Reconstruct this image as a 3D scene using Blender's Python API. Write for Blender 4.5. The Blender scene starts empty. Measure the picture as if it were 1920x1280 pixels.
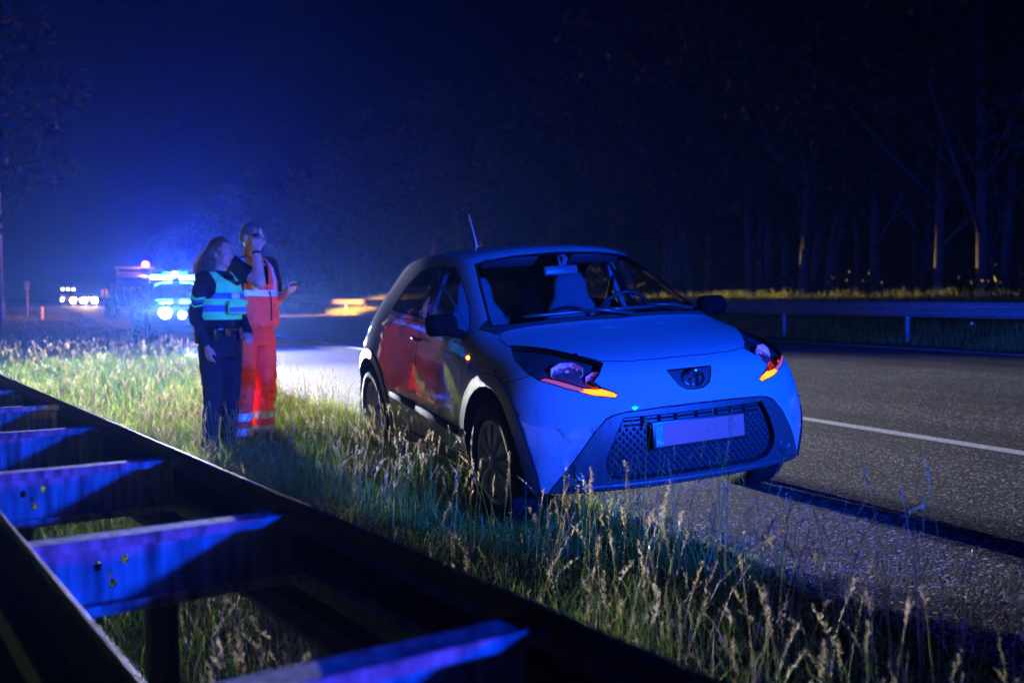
import bpy, bmesh, math, random
import numpy as np
from mathutils import Vector, Matrix
from mathutils.geometry import tessellate_polygon
from mathutils.bvhtree import BVHTree

random.seed(7)
rng = np.random.default_rng(7)
R = math.radians
scene = bpy.context.scene
COL = scene.collection

# ------------------------------------------------------------------ camera
FPX = 1867.0                                   # focal length in px of the 1920 px wide photograph (35 mm full frame)
cam_d = bpy.data.cameras.new('camera')
cam = bpy.data.objects.new('camera', cam_d)
COL.objects.link(cam)
cam_d.sensor_width = 36.0
cam_d.lens = 36.0 * FPX / 1920.0
cam_d.clip_start = 0.05
cam_d.clip_end = 3000
cam_d.dof.use_dof = True
cam_d.dof.focus_distance = 5.0
cam_d.dof.aperture_fstop = 2.4
cam.location = (0, 0, 1.2)
cam.rotation_euler = (math.pi / 2 - math.atan(82 / FPX), 0, 0)
scene.camera = cam

# ------------------------------------------------------------------ world: night sky
world = bpy.data.worlds.new('World')
scene.world = world
world.use_nodes = True
wn, wl = world.node_tree.nodes, world.node_tree.links
bg = wn['Background']
sky = wn.new('ShaderNodeTexSky')
sky.sky_type = 'NISHITA'
sky.sun_disc = False
sky.sun_elevation = R(-4.0)
sky.sun_rotation = R(115)
sky.altitude = 0
wl.new(sky.outputs['Color'], bg.inputs['Color'])
bg.inputs['Strength'].default_value = 0.006

# ------------------------------------------------------------------ exposure
scene.view_settings.view_transform = 'Standard'
scene.view_settings.look = 'None'
scene.view_settings.exposure = 0.0
scene.view_settings.gamma = 1.0
scene.view_settings.use_curve_mapping = False
scene.cycles.use_denoising = True
scene.cycles.max_bounces = 6
scene.cycles.transparent_max_bounces = 16
scene.cycles.volume_bounces = 0
scene.cycles.sample_clamp_indirect = 4.0
scene.cycles.sample_clamp_direct = 0.0

BLUE = (0.0, 0.05, 1.0)

def light(kind, name, loc, power, color, size=0.1, target=None, angle=None, blend=0.5):
    d = bpy.data.lights.new(name, kind)
    d.energy = power
    d.color = color
    d.shadow_soft_size = size
    if kind == 'SPOT':
        d.spot_size = R(angle)
        d.spot_blend = blend
    o = bpy.data.objects.new(name, d)
    COL.objects.link(o)
    o.location = loc
    if target is not None:
        o.rotation_euler = (Vector(target) - Vector(loc)).to_track_quat('-Z', 'Y').to_euler()
    return o

# emergency vehicle parked on the hard shoulder behind the photographer: blue roof lamps, red tail lamps, plus an added fill light
light('POINT', 'blue_roof_lamp_behind_camera', (6.2, -2.4, 1.98), 3300, (0.0, 0.045, 1.0), 0.12)
light('SPOT', 'blue_roof_beam_behind_camera', (5.5, -2.6, 2.7), 22500, (0.0, 0.065, 1.0), 0.12, (.72, 5.4, .98), 18.5, .35)
light('SPOT', 'blue_roof_beam_behind_camera', (5.7, -2.5, 2.2), 13000, (0.0, 0.05, 1.0), 0.12, (9.5, 10, .0), 46, .7)
light('SPOT', 'red_tail_lamp_behind_camera', (4.6, -2.4, 1.05), 110, (1.0, 0.02, 0.01), 0.08, (-.2, 1.7, .66), 60, .6)
light('SPOT', 'added_fill_behind_camera', (-1.2, -1.6, 1.9), 230, (1.0, 0.80, 0.6), 0.05, (-2.32, 8.0, 0.86), 11.5, 0.35)  # added fill that brightens the people's hi-vis clothes, no known lamp

# ------------------------------------------------------------------ frames
TH = math.atan(890 / FPX)                      # road direction
TR = math.atan(1296 / FPX)                     # near guard rail direction
CN, SN = math.cos(TH), math.sin(TH)

def rp(p, t, z=0.0):                           # p metres across the road, t metres along it
    return Vector((p * CN - t * SN, p * SN + t * CN, z))

def road_z(p):
    return 0.10 + 0.0056 * (p - 3.81)

def px(x, y, depth):                           # point of the place at a given distance in front of the camera
    a = math.atan(82 / FPX)
    d = Vector(((x - 960) / FPX, 1, -(y - 640) / FPX))
    d = Vector((d.x, d.y * math.cos(a) + d.z * math.sin(a), d.z * math.cos(a) - d.y * math.sin(a)))
    return Vector((0, 0, 1.2)) + d * (depth / d.y)

# ------------------------------------------------------------------ materials
MATS = {}

def nmat(name):
    m = bpy.data.materials.new(name)
    m.use_nodes = True
    n = m.node_tree.nodes
    return m, n, m.node_tree.links, n['Principled BSDF']

def mat(name, color, rough=0.5, metal=0.0, spec=0.5, emit=None, estr=0.0, coat=0.0, var=0.0, vscale=8.0, bump=0.0, bscale=40.0, ior=1.5, trans=0.0):
    if name in MATS:
        return MATS[name]
    m, n, l, b = nmat(name)
    b.inputs['Base Color'].default_value = (*color, 1)
    b.inputs['Roughness'].default_value = rough
    b.inputs['Metallic'].default_value = metal
    b.inputs['Specular IOR Level'].default_value = spec
    b.inputs['IOR'].default_value = ior
    b.inputs['Coat Weight'].default_value = coat
    b.inputs['Coat Roughness'].default_value = 0.03
    b.inputs['Transmission Weight'].default_value = trans
    if emit:
        b.inputs['Emission Color'].default_value = (*emit, 1)
        b.inputs['Emission Strength'].default_value = estr
    if var or bump:
        tc = n.new('ShaderNodeTexCoord')
    if var:
        nt = n.new('ShaderNodeTexNoise')
        nt.inputs['Scale'].default_value = vscale
        nt.inputs['Detail'].default_value = 6
        mr = n.new('ShaderNodeMapRange')
        mr.inputs['From Min'].default_value = 0.3
        mr.inputs['From Max'].default_value = 0.7
        mr.inputs['To Min'].default_value = 1 - var
        mr.inputs['To Max'].default_value = 1 + var
        mx = n.new('ShaderNodeVectorMath')
        mx.operation = 'SCALE'
        mx.inputs[0].default_value = color
        l.new(tc.outputs['Object'], nt.inputs['Vector'])
        l.new(nt.outputs['Fac'], mr.inputs['Value'])
        l.new(mr.outputs['Result'], mx.inputs['Scale'])
        l.new(mx.outputs['Vector'], b.inputs['Base Color'])
    if bump:
        nb = n.new('ShaderNodeTexNoise')
        nb.inputs['Scale'].default_value = bscale
        nb.inputs['Detail'].default_value = 4
        bp = n.new('ShaderNodeBump')
        bp.inputs['Strength'].default_value = bump
        bp.inputs['Distance'].default_value = 0.02
        l.new(tc.outputs['Object'], nb.inputs['Vector'])
        l.new(nb.outputs['Fac'], bp.inputs['Height'])
        l.new(bp.outputs['Normal'], b.inputs['Normal'])
    MATS[name] = m
    return m

def glass(name, tint, fres=1.5, rough=0.0):
    if name in MATS:
        return MATS[name]
    m, n, l, b = nmat(name)
    n.remove(b)
    tr = n.new('ShaderNodeBsdfTransparent')
    tr.inputs['Color'].default_value = (*tint, 1)
    gl = n.new('ShaderNodeBsdfGlossy')
    gl.inputs['Roughness'].default_value = rough
    lw = n.new('ShaderNodeLayerWeight')          # Schlick reflectance, the same from both sides of the pane
    lw.inputs['Blend'].default_value = .5
    pw = n.new('ShaderNodeMath'); pw.operation = 'POWER'; pw.inputs[1].default_value = 5
    f0 = ((fres - 1) / (fres + 1)) ** 2
    ma = n.new('ShaderNodeMath'); ma.operation = 'MULTIPLY_ADD'; ma.inputs[1].default_value = 1 - f0; ma.inputs[2].default_value = f0
    mx = n.new('ShaderNodeMixShader')
    l.new(lw.outputs['Facing'], pw.inputs[0]); l.new(pw.outputs[0], ma.inputs[0]); l.new(ma.outputs[0], mx.inputs[0])
    l.new(tr.outputs[0], mx.inputs[1])
    l.new(gl.outputs[0], mx.inputs[2])
    l.new(mx.outputs[0], n['Material Output'].inputs['Surface'])
    MATS[name] = m
    return m

def emis(name, color, strength):
    if name in MATS:
        return MATS[name]
    m, n, l, b = nmat(name)
    n.remove(b)
    e = n.new('ShaderNodeEmission')
    e.inputs['Color'].default_value = (*color, 1)
    e.inputs['Strength'].default_value = strength
    l.new(e.outputs[0], n['Material Output'].inputs['Surface'])
    MATS[name] = m
    return m

# ------------------------------------------------------------------ object helpers
def tag(o, label=None, cat=None, group=None, kind=None):
    if label: o['label'] = label
    if cat: o['category'] = cat
    if group: o['group'] = group
    if kind: o['kind'] = kind
    return o

def empty(name, loc=(0, 0, 0), rotz=0.0, label=None, cat=None, group=None):
    o = bpy.data.objects.new(name, None)
    COL.objects.link(o)
    o.location = loc
    o.rotation_euler = (0, 0, rotz)
    return tag(o, label, cat, group)

def link(name, me, mats, parent=None, smooth=True):
    o = bpy.data.objects.new(name, me)
    COL.objects.link(o)
    for m in (mats if isinstance(mats, (list, tuple)) else [mats]):
        me.materials.append(m)
    if smooth:
        me.polygons.foreach_set('use_smooth', [True] * len(me.polygons))
    if parent is not None:
        o.parent = parent
    return o

def bobj(name, bm, mats, parent=None, smooth=True, normals=True):
    if normals:
        bmesh.ops.recalc_face_normals(bm, faces=bm.faces[:])
    me = bpy.data.meshes.new(name)
    bm.to_mesh(me)
    bm.free()
    return link(name, me, mats, parent, smooth)

def copy_of(o, parent=None):
    c = o.copy()
    COL.objects.link(c)
    if parent is not None:
        c.parent = parent
    return c

def copy_tree(o, parent=None):
    c = copy_of(o, parent)
    for ch in [x for x in scene.objects if x.parent is o]:
        copy_tree(ch, c)
    return c

def box(bm, c, s, rot=None, bev=0.0, mi=0):
    r = bmesh.ops.create_cube(bm, size=1.0)
    vs = r['verts']
    M = Matrix.Translation(c) @ ((rot.to_4x4()) if rot else Matrix.Identity(4)) @ Matrix.Diagonal((*s, 1))
    bmesh.ops.transform(bm, matrix=M, verts=vs)
    fs = list({f for v in vs for f in v.link_faces})
    for f in fs: f.material_index = mi
    if bev:
        es = list({e for v in vs for e in v.link_edges})
        bmesh.ops.bevel(bm, geom=es, offset=bev, segments=2, profile=0.5, affect='EDGES')
    return bm

def frame_along(d):
    d = Vector(d).normalized()
    a = Vector((0, 0, 1)) if abs(d.z) < 0.9 else Vector((1, 0, 0))
    u = a.cross(d).normalized()
    return u, d.cross(u)

def tube(bm, pts, rad, n=8, caps=True, mi=0):
    """round tube through pts; rad is one number, or per point a number or (ru, rv)"""
    pts = [Vector(p) for p in pts]
    rings = []
    pu = None
    for i, p in enumerate(pts):
        d = (pts[min(i + 1, len(pts) - 1)] - pts[max(i - 1, 0)])
        u, v = frame_along(d)
        if pu is not None:
            dn = d.normalized()
            u = (pu - dn * pu.dot(dn)).normalized()
            v = dn.cross(u)
        pu = u
        r = rad[i] if isinstance(rad, (list, tuple)) else rad
        ru, rv = r if isinstance(r, (list, tuple)) else (r, r)
        rings.append([bm.verts.new(p + u * (ru * math.cos(2 * math.pi * k / n)) + v * (rv * math.sin(2 * math.pi * k / n))) for k in range(n)])
    for a, b in zip(rings, rings[1:]):
        for k in range(n):
            f = bm.faces.new((a[k], a[(k + 1) % n], b[(k + 1) % n], b[k]))
            f.material_index = mi
    if caps:
        bm.faces.new(rings[0][::-1]).material_index = mi
        bm.faces.new(rings[-1]).material_index = mi
    return bm

def ball(bm, c, r, rot=None, seg=12, mi=0):
    rr = r if isinstance(r, (list, tuple)) else (r, r, r)
    q = bmesh.ops.create_uvsphere(bm, u_segments=seg, v_segments=max(6, seg // 2 + 2), radius=1.0)
    M = Matrix.Translation(c) @ ((rot.to_4x4()) if rot else Matrix.Identity(4)) @ Matrix.Diagonal((*rr, 1))
    bmesh.ops.transform(bm, matrix=M, verts=q['verts'])
    for f in {f for v in q['verts'] for f in v.link_faces}: f.material_index = mi
    return bm

def capsule(bm, a, ra, b, rb, n=12):
    a, b = Vector(a), Vector(b)
    d = (b - a).normalized()
    P, Rr = [], []
    for k in range(4):
        t = math.pi / 2 * (1 - k / 4)
        P.append(a - d * ra * math.sin(t)); Rr.append(max(ra * math.cos(t), ra * 0.05))
    P += [a, b]; Rr += [ra, rb]
    for k in range(1, 5):
        t = math.pi / 2 * k / 4
        P.append(b + d * rb * math.sin(t)); Rr.append(max(rb * math.cos(t), rb * 0.05))
    return tube(bm, P, Rr, n)

def lathe(bm, prof, axis_m=Matrix.Identity(4), n=32, mi=0):
    """prof: list of (radius, height) turned about local Z, then placed with axis_m"""
    rings = []
    for r, h in prof:
        if r < 1e-5:
            rings.append([bm.verts.new(axis_m @ Vector((0, 0, h)))])
        else:
            rings.append([bm.verts.new(axis_m @ Vector((r * math.cos(2 * math.pi * k / n), r * math.sin(2 * math.pi * k / n), h))) for k in range(n)])
    for a, b in zip(rings, rings[1:]):
        for k in range(n):
            k2 = (k + 1) % n
            if len(a) == 1 and len(b) == 1: continue
            if len(a) == 1: f = bm.faces.new((a[0], b[k2], b[k]))
            elif len(b) == 1: f = bm.faces.new((a[k], a[k2], b[0]))
            else: f = bm.faces.new((a[k], a[k2], b[k2], b[k]))
            f.material_index = mi
    return bm

def prism(bm, poly, depth, M=Matrix.Identity(4), mi=0):
    """polygon in local XY extruded along local Z"""
    a = [bm.verts.new(M @ Vector((x, y, 0))) for x, y in poly]
    b = [bm.verts.new(M @ Vector((x, y, depth))) for x, y in poly]
    bm.faces.new(a[::-1]).material_index = mi
    bm.faces.new(b).material_index = mi
    for i in range(len(poly)):
        j = (i + 1) % len(poly)
        bm.faces.new((a[i], a[j], b[j], b[i])).material_index = mi
    return bm

def mesh_tmp(bm, mods):
    me = bpy.data.meshes.new('tmp')
    bm.to_mesh(me); bm.free()
    o = bpy.data.objects.new('tmp', me)
    COL.objects.link(o)
    for kind, kw in mods:
        md = o.modifiers.new(kind, kind)
        for k, v in kw.items(): setattr(md, k, v)
    dg = bpy.context.evaluated_depsgraph_get()
    me2 = bpy.data.meshes.new_from_object(o.evaluated_get(dg))
    bpy.data.objects.remove(o); bpy.data.meshes.remove(me)
    out = bmesh.new(); out.from_mesh(me2)
    bpy.data.meshes.remove(me2)
    return out

def remesh(bm, vox, smooth=4, fac=0.5):
    bmesh.ops.recalc_face_normals(bm, faces=bm.faces[:])
    return mesh_tmp(bm, [('REMESH', dict(mode='VOXEL', voxel_size=vox)), ('SMOOTH', dict(factor=fac, iterations=smooth))])

def text_mesh(s, size, extrude=0.001):
    cu = bpy.data.curves.new('t', 'FONT')
    cu.body = s; cu.size = size; cu.extrude = extrude
    cu.align_x = 'CENTER'; cu.align_y = 'CENTER'
    o = bpy.data.objects.new('t', cu)
    COL.objects.link(o)
    me = bpy.data.meshes.new_from_object(o.evaluated_get(bpy.context.evaluated_depsgraph_get()))
    bpy.data.objects.remove(o); bpy.data.curves.remove(cu)
    return me

def smoothst(a, b, x):
    t = min(1, max(0, (x - a) / (b - a)))
    return t * t * (3 - 2 * t)

# ================================================================== SETTING
def m_asphalt():
    m, n, l, b = nmat('asphalt')
    tc = n.new('ShaderNodeTexCoord')
    vo = n.new('ShaderNodeTexVoronoi'); vo.inputs['Scale'].default_value = 78
    vo.feature = 'F1'
    n1 = n.new('ShaderNodeTexNoise'); n1.inputs['Scale'].default_value = 45; n1.inputs['Detail'].default_value = 5
    n2 = n.new('ShaderNodeTexNoise'); n2.inputs['Scale'].default_value = 0.55; n2.inputs['Detail'].default_value = 5
    for t in (vo, n1, n2): l.new(tc.outputs['Object'], t.inputs['Vector'])
    sep = n.new('ShaderNodeSeparateColor'); l.new(vo.outputs['Color'], sep.inputs[0])
    cr = n.new('ShaderNodeValToRGB')
    cr.color_ramp.elements[0].color = (0.007, 0.007, 0.008, 1)
    e = cr.color_ramp.elements.new(0.70); e.color = (0.018, 0.018, 0.019, 1)
    e = cr.color_ramp.elements.new(0.86); e.color = (0.062, 0.062, 0.063, 1)
    cr.color_ramp.elements[-1].color = (0.26, 0.26, 0.26, 1)
    l.new(sep.outputs[0], cr.inputs[0])
    mr = n.new('ShaderNodeMapRange'); mr.inputs['From Min'].default_value = .3; mr.inputs['From Max'].default_value = .7
    mr.inputs['To Min'].default_value = .65; mr.inputs['To Max'].default_value = 1.3
    l.new(n2.outputs['Fac'], mr.inputs['Value'])
    mp = n.new('ShaderNodeMapping'); mp.vector_type = 'POINT'; mp.inputs['Rotation'].default_value = (0, 0, -TH)
    l.new(tc.outputs['Object'], mp.inputs['Vector'])
    m2 = n.new('ShaderNodeMapping'); m2.inputs['Scale'].default_value = (1.6, .05, 1); l.new(mp.outputs[0], m2.inputs['Vector'])
    n3 = n.new('ShaderNodeTexNoise'); n3.inputs['Scale'].default_value = 1.0; n3.inputs['Detail'].default_value = 4; l.new(m2.outputs[0], n3.inputs['Vector'])
    r3 = n.new('ShaderNodeMapRange'); r3.inputs['From Min'].default_value = .3; r3.inputs['From Max'].default_value = .7; r3.inputs['To Min'].default_value = .55; r3.inputs['To Max'].default_value = 1.35
    l.new(n3.outputs['Fac'], r3.inputs['Value'])
    # tar seam along the edge of the hard shoulder
    sx = n.new('ShaderNodeSeparateXYZ'); l.new(mp.outputs[0], sx.inputs[0])
    sb = n.new('ShaderNodeMath'); sb.operation = 'SUBTRACT'; sb.inputs[1].default_value = 5.82; l.new(sx.outputs['X'], sb.inputs[0])
    ab = n.new('ShaderNodeMath'); ab.operation = 'ABSOLUTE'; l.new(sb.outputs[0], ab.inputs[0])
    r4 = n.new('ShaderNodeMapRange'); r4.inputs['From Min'].default_value = .012; r4.inputs['From Max'].default_value = .03; r4.inputs['To Min'].default_value = .25; r4.inputs['To Max'].default_value = 1.0
    l.new(ab.outputs[0], r4.inputs['Value'])
    mu = n.new('ShaderNodeMath'); mu.operation = 'MULTIPLY'; l.new(r3.outputs[0], mu.inputs[0]); l.new(r4.outputs[0], mu.inputs[1])
    mv = n.new('ShaderNodeMath'); mv.operation = 'MULTIPLY'; l.new(mr.outputs['Result'], mv.inputs[0]); l.new(mu.outputs[0], mv.inputs[1])
    sc = n.new('ShaderNodeVectorMath'); sc.operation = 'SCALE'
    l.new(cr.outputs[0], sc.inputs[0]); l.new(mv.outputs[0], sc.inputs['Scale'])
    l.new(sc.outputs[0], b.inputs['Base Color'])
    ad = n.new('ShaderNodeMath'); ad.operation = 'SUBTRACT'
    l.new(n1.outputs['Fac'], ad.inputs[0]); l.new(vo.outputs['Distance'], ad.inputs[1])
    bp = n.new('ShaderNodeBump'); bp.inputs['Strength'].default_value = .5; bp.inputs['Distance'].default_value = 0.01
    l.new(ad.outputs[0], bp.inputs['Height']); l.new(bp.outputs['Normal'], b.inputs['Normal'])
    b.inputs['Roughness'].default_value = 0.8
    b.inputs['Specular IOR Level'].default_value = 0.10
    return m

def m_paintline():
    m, n, l, b = nmat('road_paint')
    tc = n.new('ShaderNodeTexCoord')
    n1 = n.new('ShaderNodeTexNoise'); n1.inputs['Scale'].default_value = 60; n1.inputs['Detail'].default_value = 6
    l.new(tc.outputs['Object'], n1.inputs['Vector'])
    cr = n.new('ShaderNodeValToRGB')
    cr.color_ramp.elements[0].position = .38; cr.color_ramp.elements[0].color = (.10, .10, .10, 1)
    cr.color_ramp.elements[1].position = .56; cr.color_ramp.elements[1].color = (.78, .78, .76, 1)
    l.new(n1.outputs['Fac'], cr.inputs[0]); l.new(cr.outputs[0], b.inputs['Base Color'])
    bp = n.new('ShaderNodeBump'); bp.inputs['Strength'].default_value = .5; bp.inputs['Distance'].default_value = .006
    l.new(n1.outputs['Fac'], bp.inputs['Height']); l.new(bp.outputs['Normal'], b.inputs['Normal'])
    b.inputs['Roughness'].default_value = .55
    return m

M_SOIL = mat('verge_soil', (0.035, 0.034, 0.018), 0.95, var=0.6, vscale=5, bump=0.8, bscale=25, spec=.1)
M_ASPH = m_asphalt()
M_LINE = m_paintline()

def ground_z(p):
    P = [-90, -8, -2, 1.6, 2.35, 2.75, 3.2, 16.45, 17.2, 18.4, 20.5, 24, 60, 260]
    Z = [1.2, .05, -.03, -.03, .02, .075, .08, .15, .22, .45, .95, 1.15, 1.4, 2.0]
    return float(np.interp(p, P, Z))

def strip(name, profile, t0, t1, nt, material, label, jag=None, kind='structure'):
    bm = bmesh.new()
    rows = []
    for i in range(nt + 1):
        t = t0 + (t1 - t0) * (.16 * i / nt + .84 * (i / nt) ** 4)
        rows.append([bm.verts.new(rp(p + (jag(t, p) if jag else 0), t, z)) for p, z in profile])
    for a, b in zip(rows, rows[1:]):
        for k in range(len(profile) - 1):
            bm.faces.new((a[k], a[k + 1], b[k + 1], b[k]))
    o = bobj(name, bm, material)
    return tag(o, label, kind=kind)

gp = [-90, -40, -20, -8, -4, -2, 0, 1, 1.6, 2.0, 2.35, 2.55, 2.75, 3.2, 10, 16.45, 16.8, 17.2, 18, 18.4, 19.5, 20.5, 22, 24, 30, 60, 260]
strip('ground', [(p, ground_z(p)) for p in gp], -40, 700, 90, M_SOIL, 'grassy verge ground on both sides of the motorway')

def jag(t, p):                                  # the ragged edge of the asphalt against the verge
    if p > 3: return 0.0
    return 0.05 * math.sin(t * 2.1) + 0.035 * math.sin(t * 5.7 + 1) + .02 * math.sin(t * 13)
strip('road', [(p, road_z(p)) for p in (2.62, 4, 6, 9, 12, 16.5)], -40, 700, 1500, M_ASPH, 'dark coarse asphalt of the motorway and its hard shoulder', jag)

def line(p, w, t0, t1, n):
    z = road_z(p) + 0.004
    return strip('road_marking', [(p - w / 2, z), (p + w / 2, z)], t0, t1, n, M_LINE, None)
tag(line(6.2, 0.17, -30, 700, 400), 'solid white line between the hard shoulder and the lanes')
M_LINE = mat('road_paint_clean', (.82, .82, .80), .6)
tag(line(15.95, 0.20, -30, 700, 400), 'solid white edge line along the far grass strip')

# ------------------------------------------------------------------ steel guard rails
def m_steel(name, base, rough, metal=.35, spec=.5):
    m, n, l, b = nmat(name)
    tc = n.new('ShaderNodeTexCoord')
    mp = n.new('ShaderNodeMapping'); mp.inputs['Scale'].default_value = (14, 14, 2.2)
    l.new(tc.outputs['Object'], mp.inputs['Vector'])
    n1 = n.new('ShaderNodeTexNoise'); n1.inputs['Scale'].default_value = 3; n1.inputs['Detail'].default_value = 7
    n2 = n.new('ShaderNodeTexVoronoi'); n2.inputs['Scale'].default_value = 60
    l.new(mp.outputs[0], n1.inputs['Vector']); l.new(tc.outputs['Object'], n2.inputs['Vector'])
    cr = n.new('ShaderNodeValToRGB')
    cr.color_ramp.elements[0].position = .3; cr.color_ramp.elements[0].color = tuple(c * .32 for c in base) + (1,)
    cr.color_ramp.elements[1].position = .68; cr.color_ramp.elements[1].color = tuple(c * 1.45 for c in base) + (1,)
    l.new(n1.outputs['Fac'], cr.inputs[0]); l.new(cr.outputs[0], b.inputs['Base Color'])
    mr = n.new('ShaderNodeMapRange'); mr.inputs['To Min'].default_value = rough - .12; mr.inputs['To Max'].default_value = rough + .18
    l.new(n1.outputs['Fac'], mr.inputs['Value']); l.new(mr.outputs[0], b.inputs['Roughness'])
    b.inputs['Metallic'].default_value = metal; b.inputs['Specular IOR Level'].default_value = spec
    bp = n.new('ShaderNodeBump'); bp.inputs['Strength'].default_value = .25; bp.inputs['Distance'].default_value = .004
    l.new(n1.outputs['Fac'], bp.inputs['Height']); l.new(bp.outputs['Normal'], b.inputs['Normal'])
    return m
M_STEEL = m_steel('galvanised_steel', (.62, .63, .65), .75, 0, .08)
M_STEEL_D = m_steel('shaded_steel', (.09, .092, .095), .55)  # galvanised steel darkened to stand for the beams' unlit faces
M_STEEL_F = m_steel('far_rail_steel', (.13, .135, .14), .7, 0, .15)
M_BOLT = mat('bolt_steel', (.25, .25, .26), .45, .8)

# W beam section: (offset towards the traffic side, height below the top)
WSEC = [(0.0, 0.0), (.004, -.012), (.035, -.045), (.074, -.062), (.080, -.085), (.074, -.108), (.012, -.140), (.004, -.158),
        (.012, -.176), (.074, -.206), (.080, -.230), (.074, -.252), (.035, -.270), (.004, -.300), (0, -.312)]

def w_beam(y0, y1, x, z, side, n=1):
    bm = bmesh.new()
    th = .003
    outer = [Vector((x + side * o, 0, z + h)) for o, h in WSEC]
    inner = [Vector((x + side * (o - th), 0, z + h)) for o, h in WSEC]
    loop = outer + inner[::-1]
    rows = []
    for i in range(n + 1):
        y = y0 + (y1 - y0) * i / n
        rows.append([bm.verts.new((v.x, y, v.z)) for v in loop])
    m = len(loop)
    for a, b in zip(rows, rows[1:]):
        for k in range(m):
            bm.faces.new((a[k], a[(k + 1) % m], b[(k + 1) % m], b[k]))
    if side > 0 and y1 - y0 < 3.98 or side > 0: tube(bm, [(x + side * .001, y0, z), (x + side * .001, y1, z)], .0055, 10)          # bead added along the traffic-side beam's top to catch a highlight
    for rr in (rows[0], rows[-1]):
        h = len(outer)
        for k in range(h - 1):
            bm.faces.new((rr[k], rr[k + 1], rr[m - 2 - k], rr[m - 1 - k]))
    return bm

near = empty('guard_rail', (0, 0, 0), TR, 'double sided steel guard rail with cross bars in the near grass verge', 'guard rail')
RT = 0.72                                        # top of the beams
PL, PR = 0.318, 0.905                            # beams' back edges
BAR_T = [0.30, 1.26, 2.22, 3.17, 4.11, 5.05, 6.0, 6.95, 7.9]
for (y0, y1) in ((-.9, 3.05), (3.05, 7.0), (7.0, 10.9)):
    bobj('rail_beam', w_beam(y0, y1, PR, RT, 1), M_STEEL_D, near, smooth=False)
    bobj('rail_beam', w_beam(y0, y1, PL, RT, -1), M_STEEL_D, near, smooth=False)
def cross_bar(y):
    """C section: web facing the photographer, lips above and below, mounting holes cut through the web"""
    bm = bmesh.new()
    H, xa, xb = .150, PL + .005, PR - .005
    zt = RT - .022
    holes = [(.47, .068, .0085, .011), (.525, .060, .0085, .011), (.495, .086, .004, .009), (.500, .108, .009, .011)]
    # web as a triangulated plate with real openings
    from mathutils.geometry import delaunay_2d_cdt
    pts = [Vector((xa, -0.0)), Vector((xb, 0)), Vector((xb, -H)), Vector((xa, -H))]
    faces_in = []
    edges = [(0, 1), (1, 2), (2, 3), (3, 0)]
    hs = []
    for hx, hz, rx, rz in holes:
        s = len(pts)
        for k in range(10):
            a = 2 * math.pi * k / 10
            pts.append(Vector((hx + rx * math.cos(a), -hz + rz * math.sin(a))))
        edges += [(s + k, s + (k + 1) % 10) for k in range(10)]
        hs.append((hx, hz, rx, rz))
    vs, es, fs, *_ = delaunay_2d_cdt(pts, edges, [], 0, 1e-6)
    for dy in (0.0, .005):
        bv = [bm.verts.new((v.x, y + dy, zt + v.y)) for v in vs]
        for f in fs:
            c = sum((vs[i] for i in f), Vector((0, 0))) / len(f)
            if any(((c.x - hx) / rx) ** 2 + ((c.y + hz) / rz) ** 2 < .9 for hx, hz, rx, rz in hs): continue
            bm.faces.new([bv[i] for i in f])
    for zz, dz in ((zt + .001, 1), (zt - H - .001, -1)):      # flanges reaching back towards the photographer, with turned lips
        box(bm, ((xa + xb) / 2, y - .030, zz), (xb - xa - .004, .066, .005))
        box(bm, ((xa + xb) / 2, y - .065, zz - dz * .008), (xb - xa - .004, .005, .020))
        tube(bm, [(xa + .002, y - .065, zz), (xb - .002, y - .065, zz)], .0052, 8)
    return bm
for y in BAR_T:
    bobj('cross_bar', cross_bar(y), M_STEEL, near, smooth=False)
for y in BAR_T[::2][:4]:
    bm = bmesh.new()
    xc = (PL + PR) / 2
    for dx in (-.028, .028): box(bm, (xc + dx, y + .04, RT / 2 - .14), (.006, .05, RT + .12))
    box(bm, (xc, y + .04, RT / 2 - .14), (.05, .006, RT + .12))
    bobj('post', bm, M_STEEL_D, near, smooth=False)
bm = bmesh.new()
for y in BAR_T:
    for (x, s) in ((PR, 1), (PL, -1)):
        for yy in (y - .02, ):
            ball(bm, (x + s * .006, yy, RT - .158), (.008, .013, .013), seg=8)
tag(bobj('bolt', bm, M_BOLT, near), kind='stuff')
# dark strip standing for the bar's lower flange in shade, second bay
bm = bmesh.new()
box(bm, (PL + .20, 2.86, RT - .245), (.42, .07, .006), Matrix.Rotation(R(8), 3, 'Y'))
bobj('shaded_flange_strip', bm, M_STEEL_D, near, smooth=False)

# far guard rail beyond the carriageway
far = empty('guard_rail', (0, 0, 0), TH, 'long single steel guard rail on posts along the far roadside', 'guard rail')
FZ = 1.10
first = None
for i in range(34):
    y = 4 + i * 4.0
    if first is None:
        first = bobj('rail_beam', w_beam(0, 3.99, 17.2, FZ, -1), M_STEEL_F, far, smooth=False); first.location = (0, y, 0)
        bm = bmesh.new()
        box(bm, (17.26, 0, FZ - .5), (.1, .006, .98)); box(bm, (17.235, 0, FZ - .5), (.006, .05, .98)); box(bm, (17.285, 0, FZ - .5), (.006, .05, .98))
        fpost = bobj('post', bm, M_STEEL, far, smooth=False); fpost.location = (0, y, 0)
    else:
        c = copy_of(first, far); c.location = (0, y, 0)
        c = copy_of(fpost, far); c.location = (0, y, 0)
for y in (10, 14.2):
    bm = bmesh.new(); box(bm, (17.095, y, FZ - .42), (.01, .05, .05), bev=.01)
    bobj('reflector', bm, mat('reflector_white', (.8, .82, .9), .15, coat=1), far)

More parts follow.
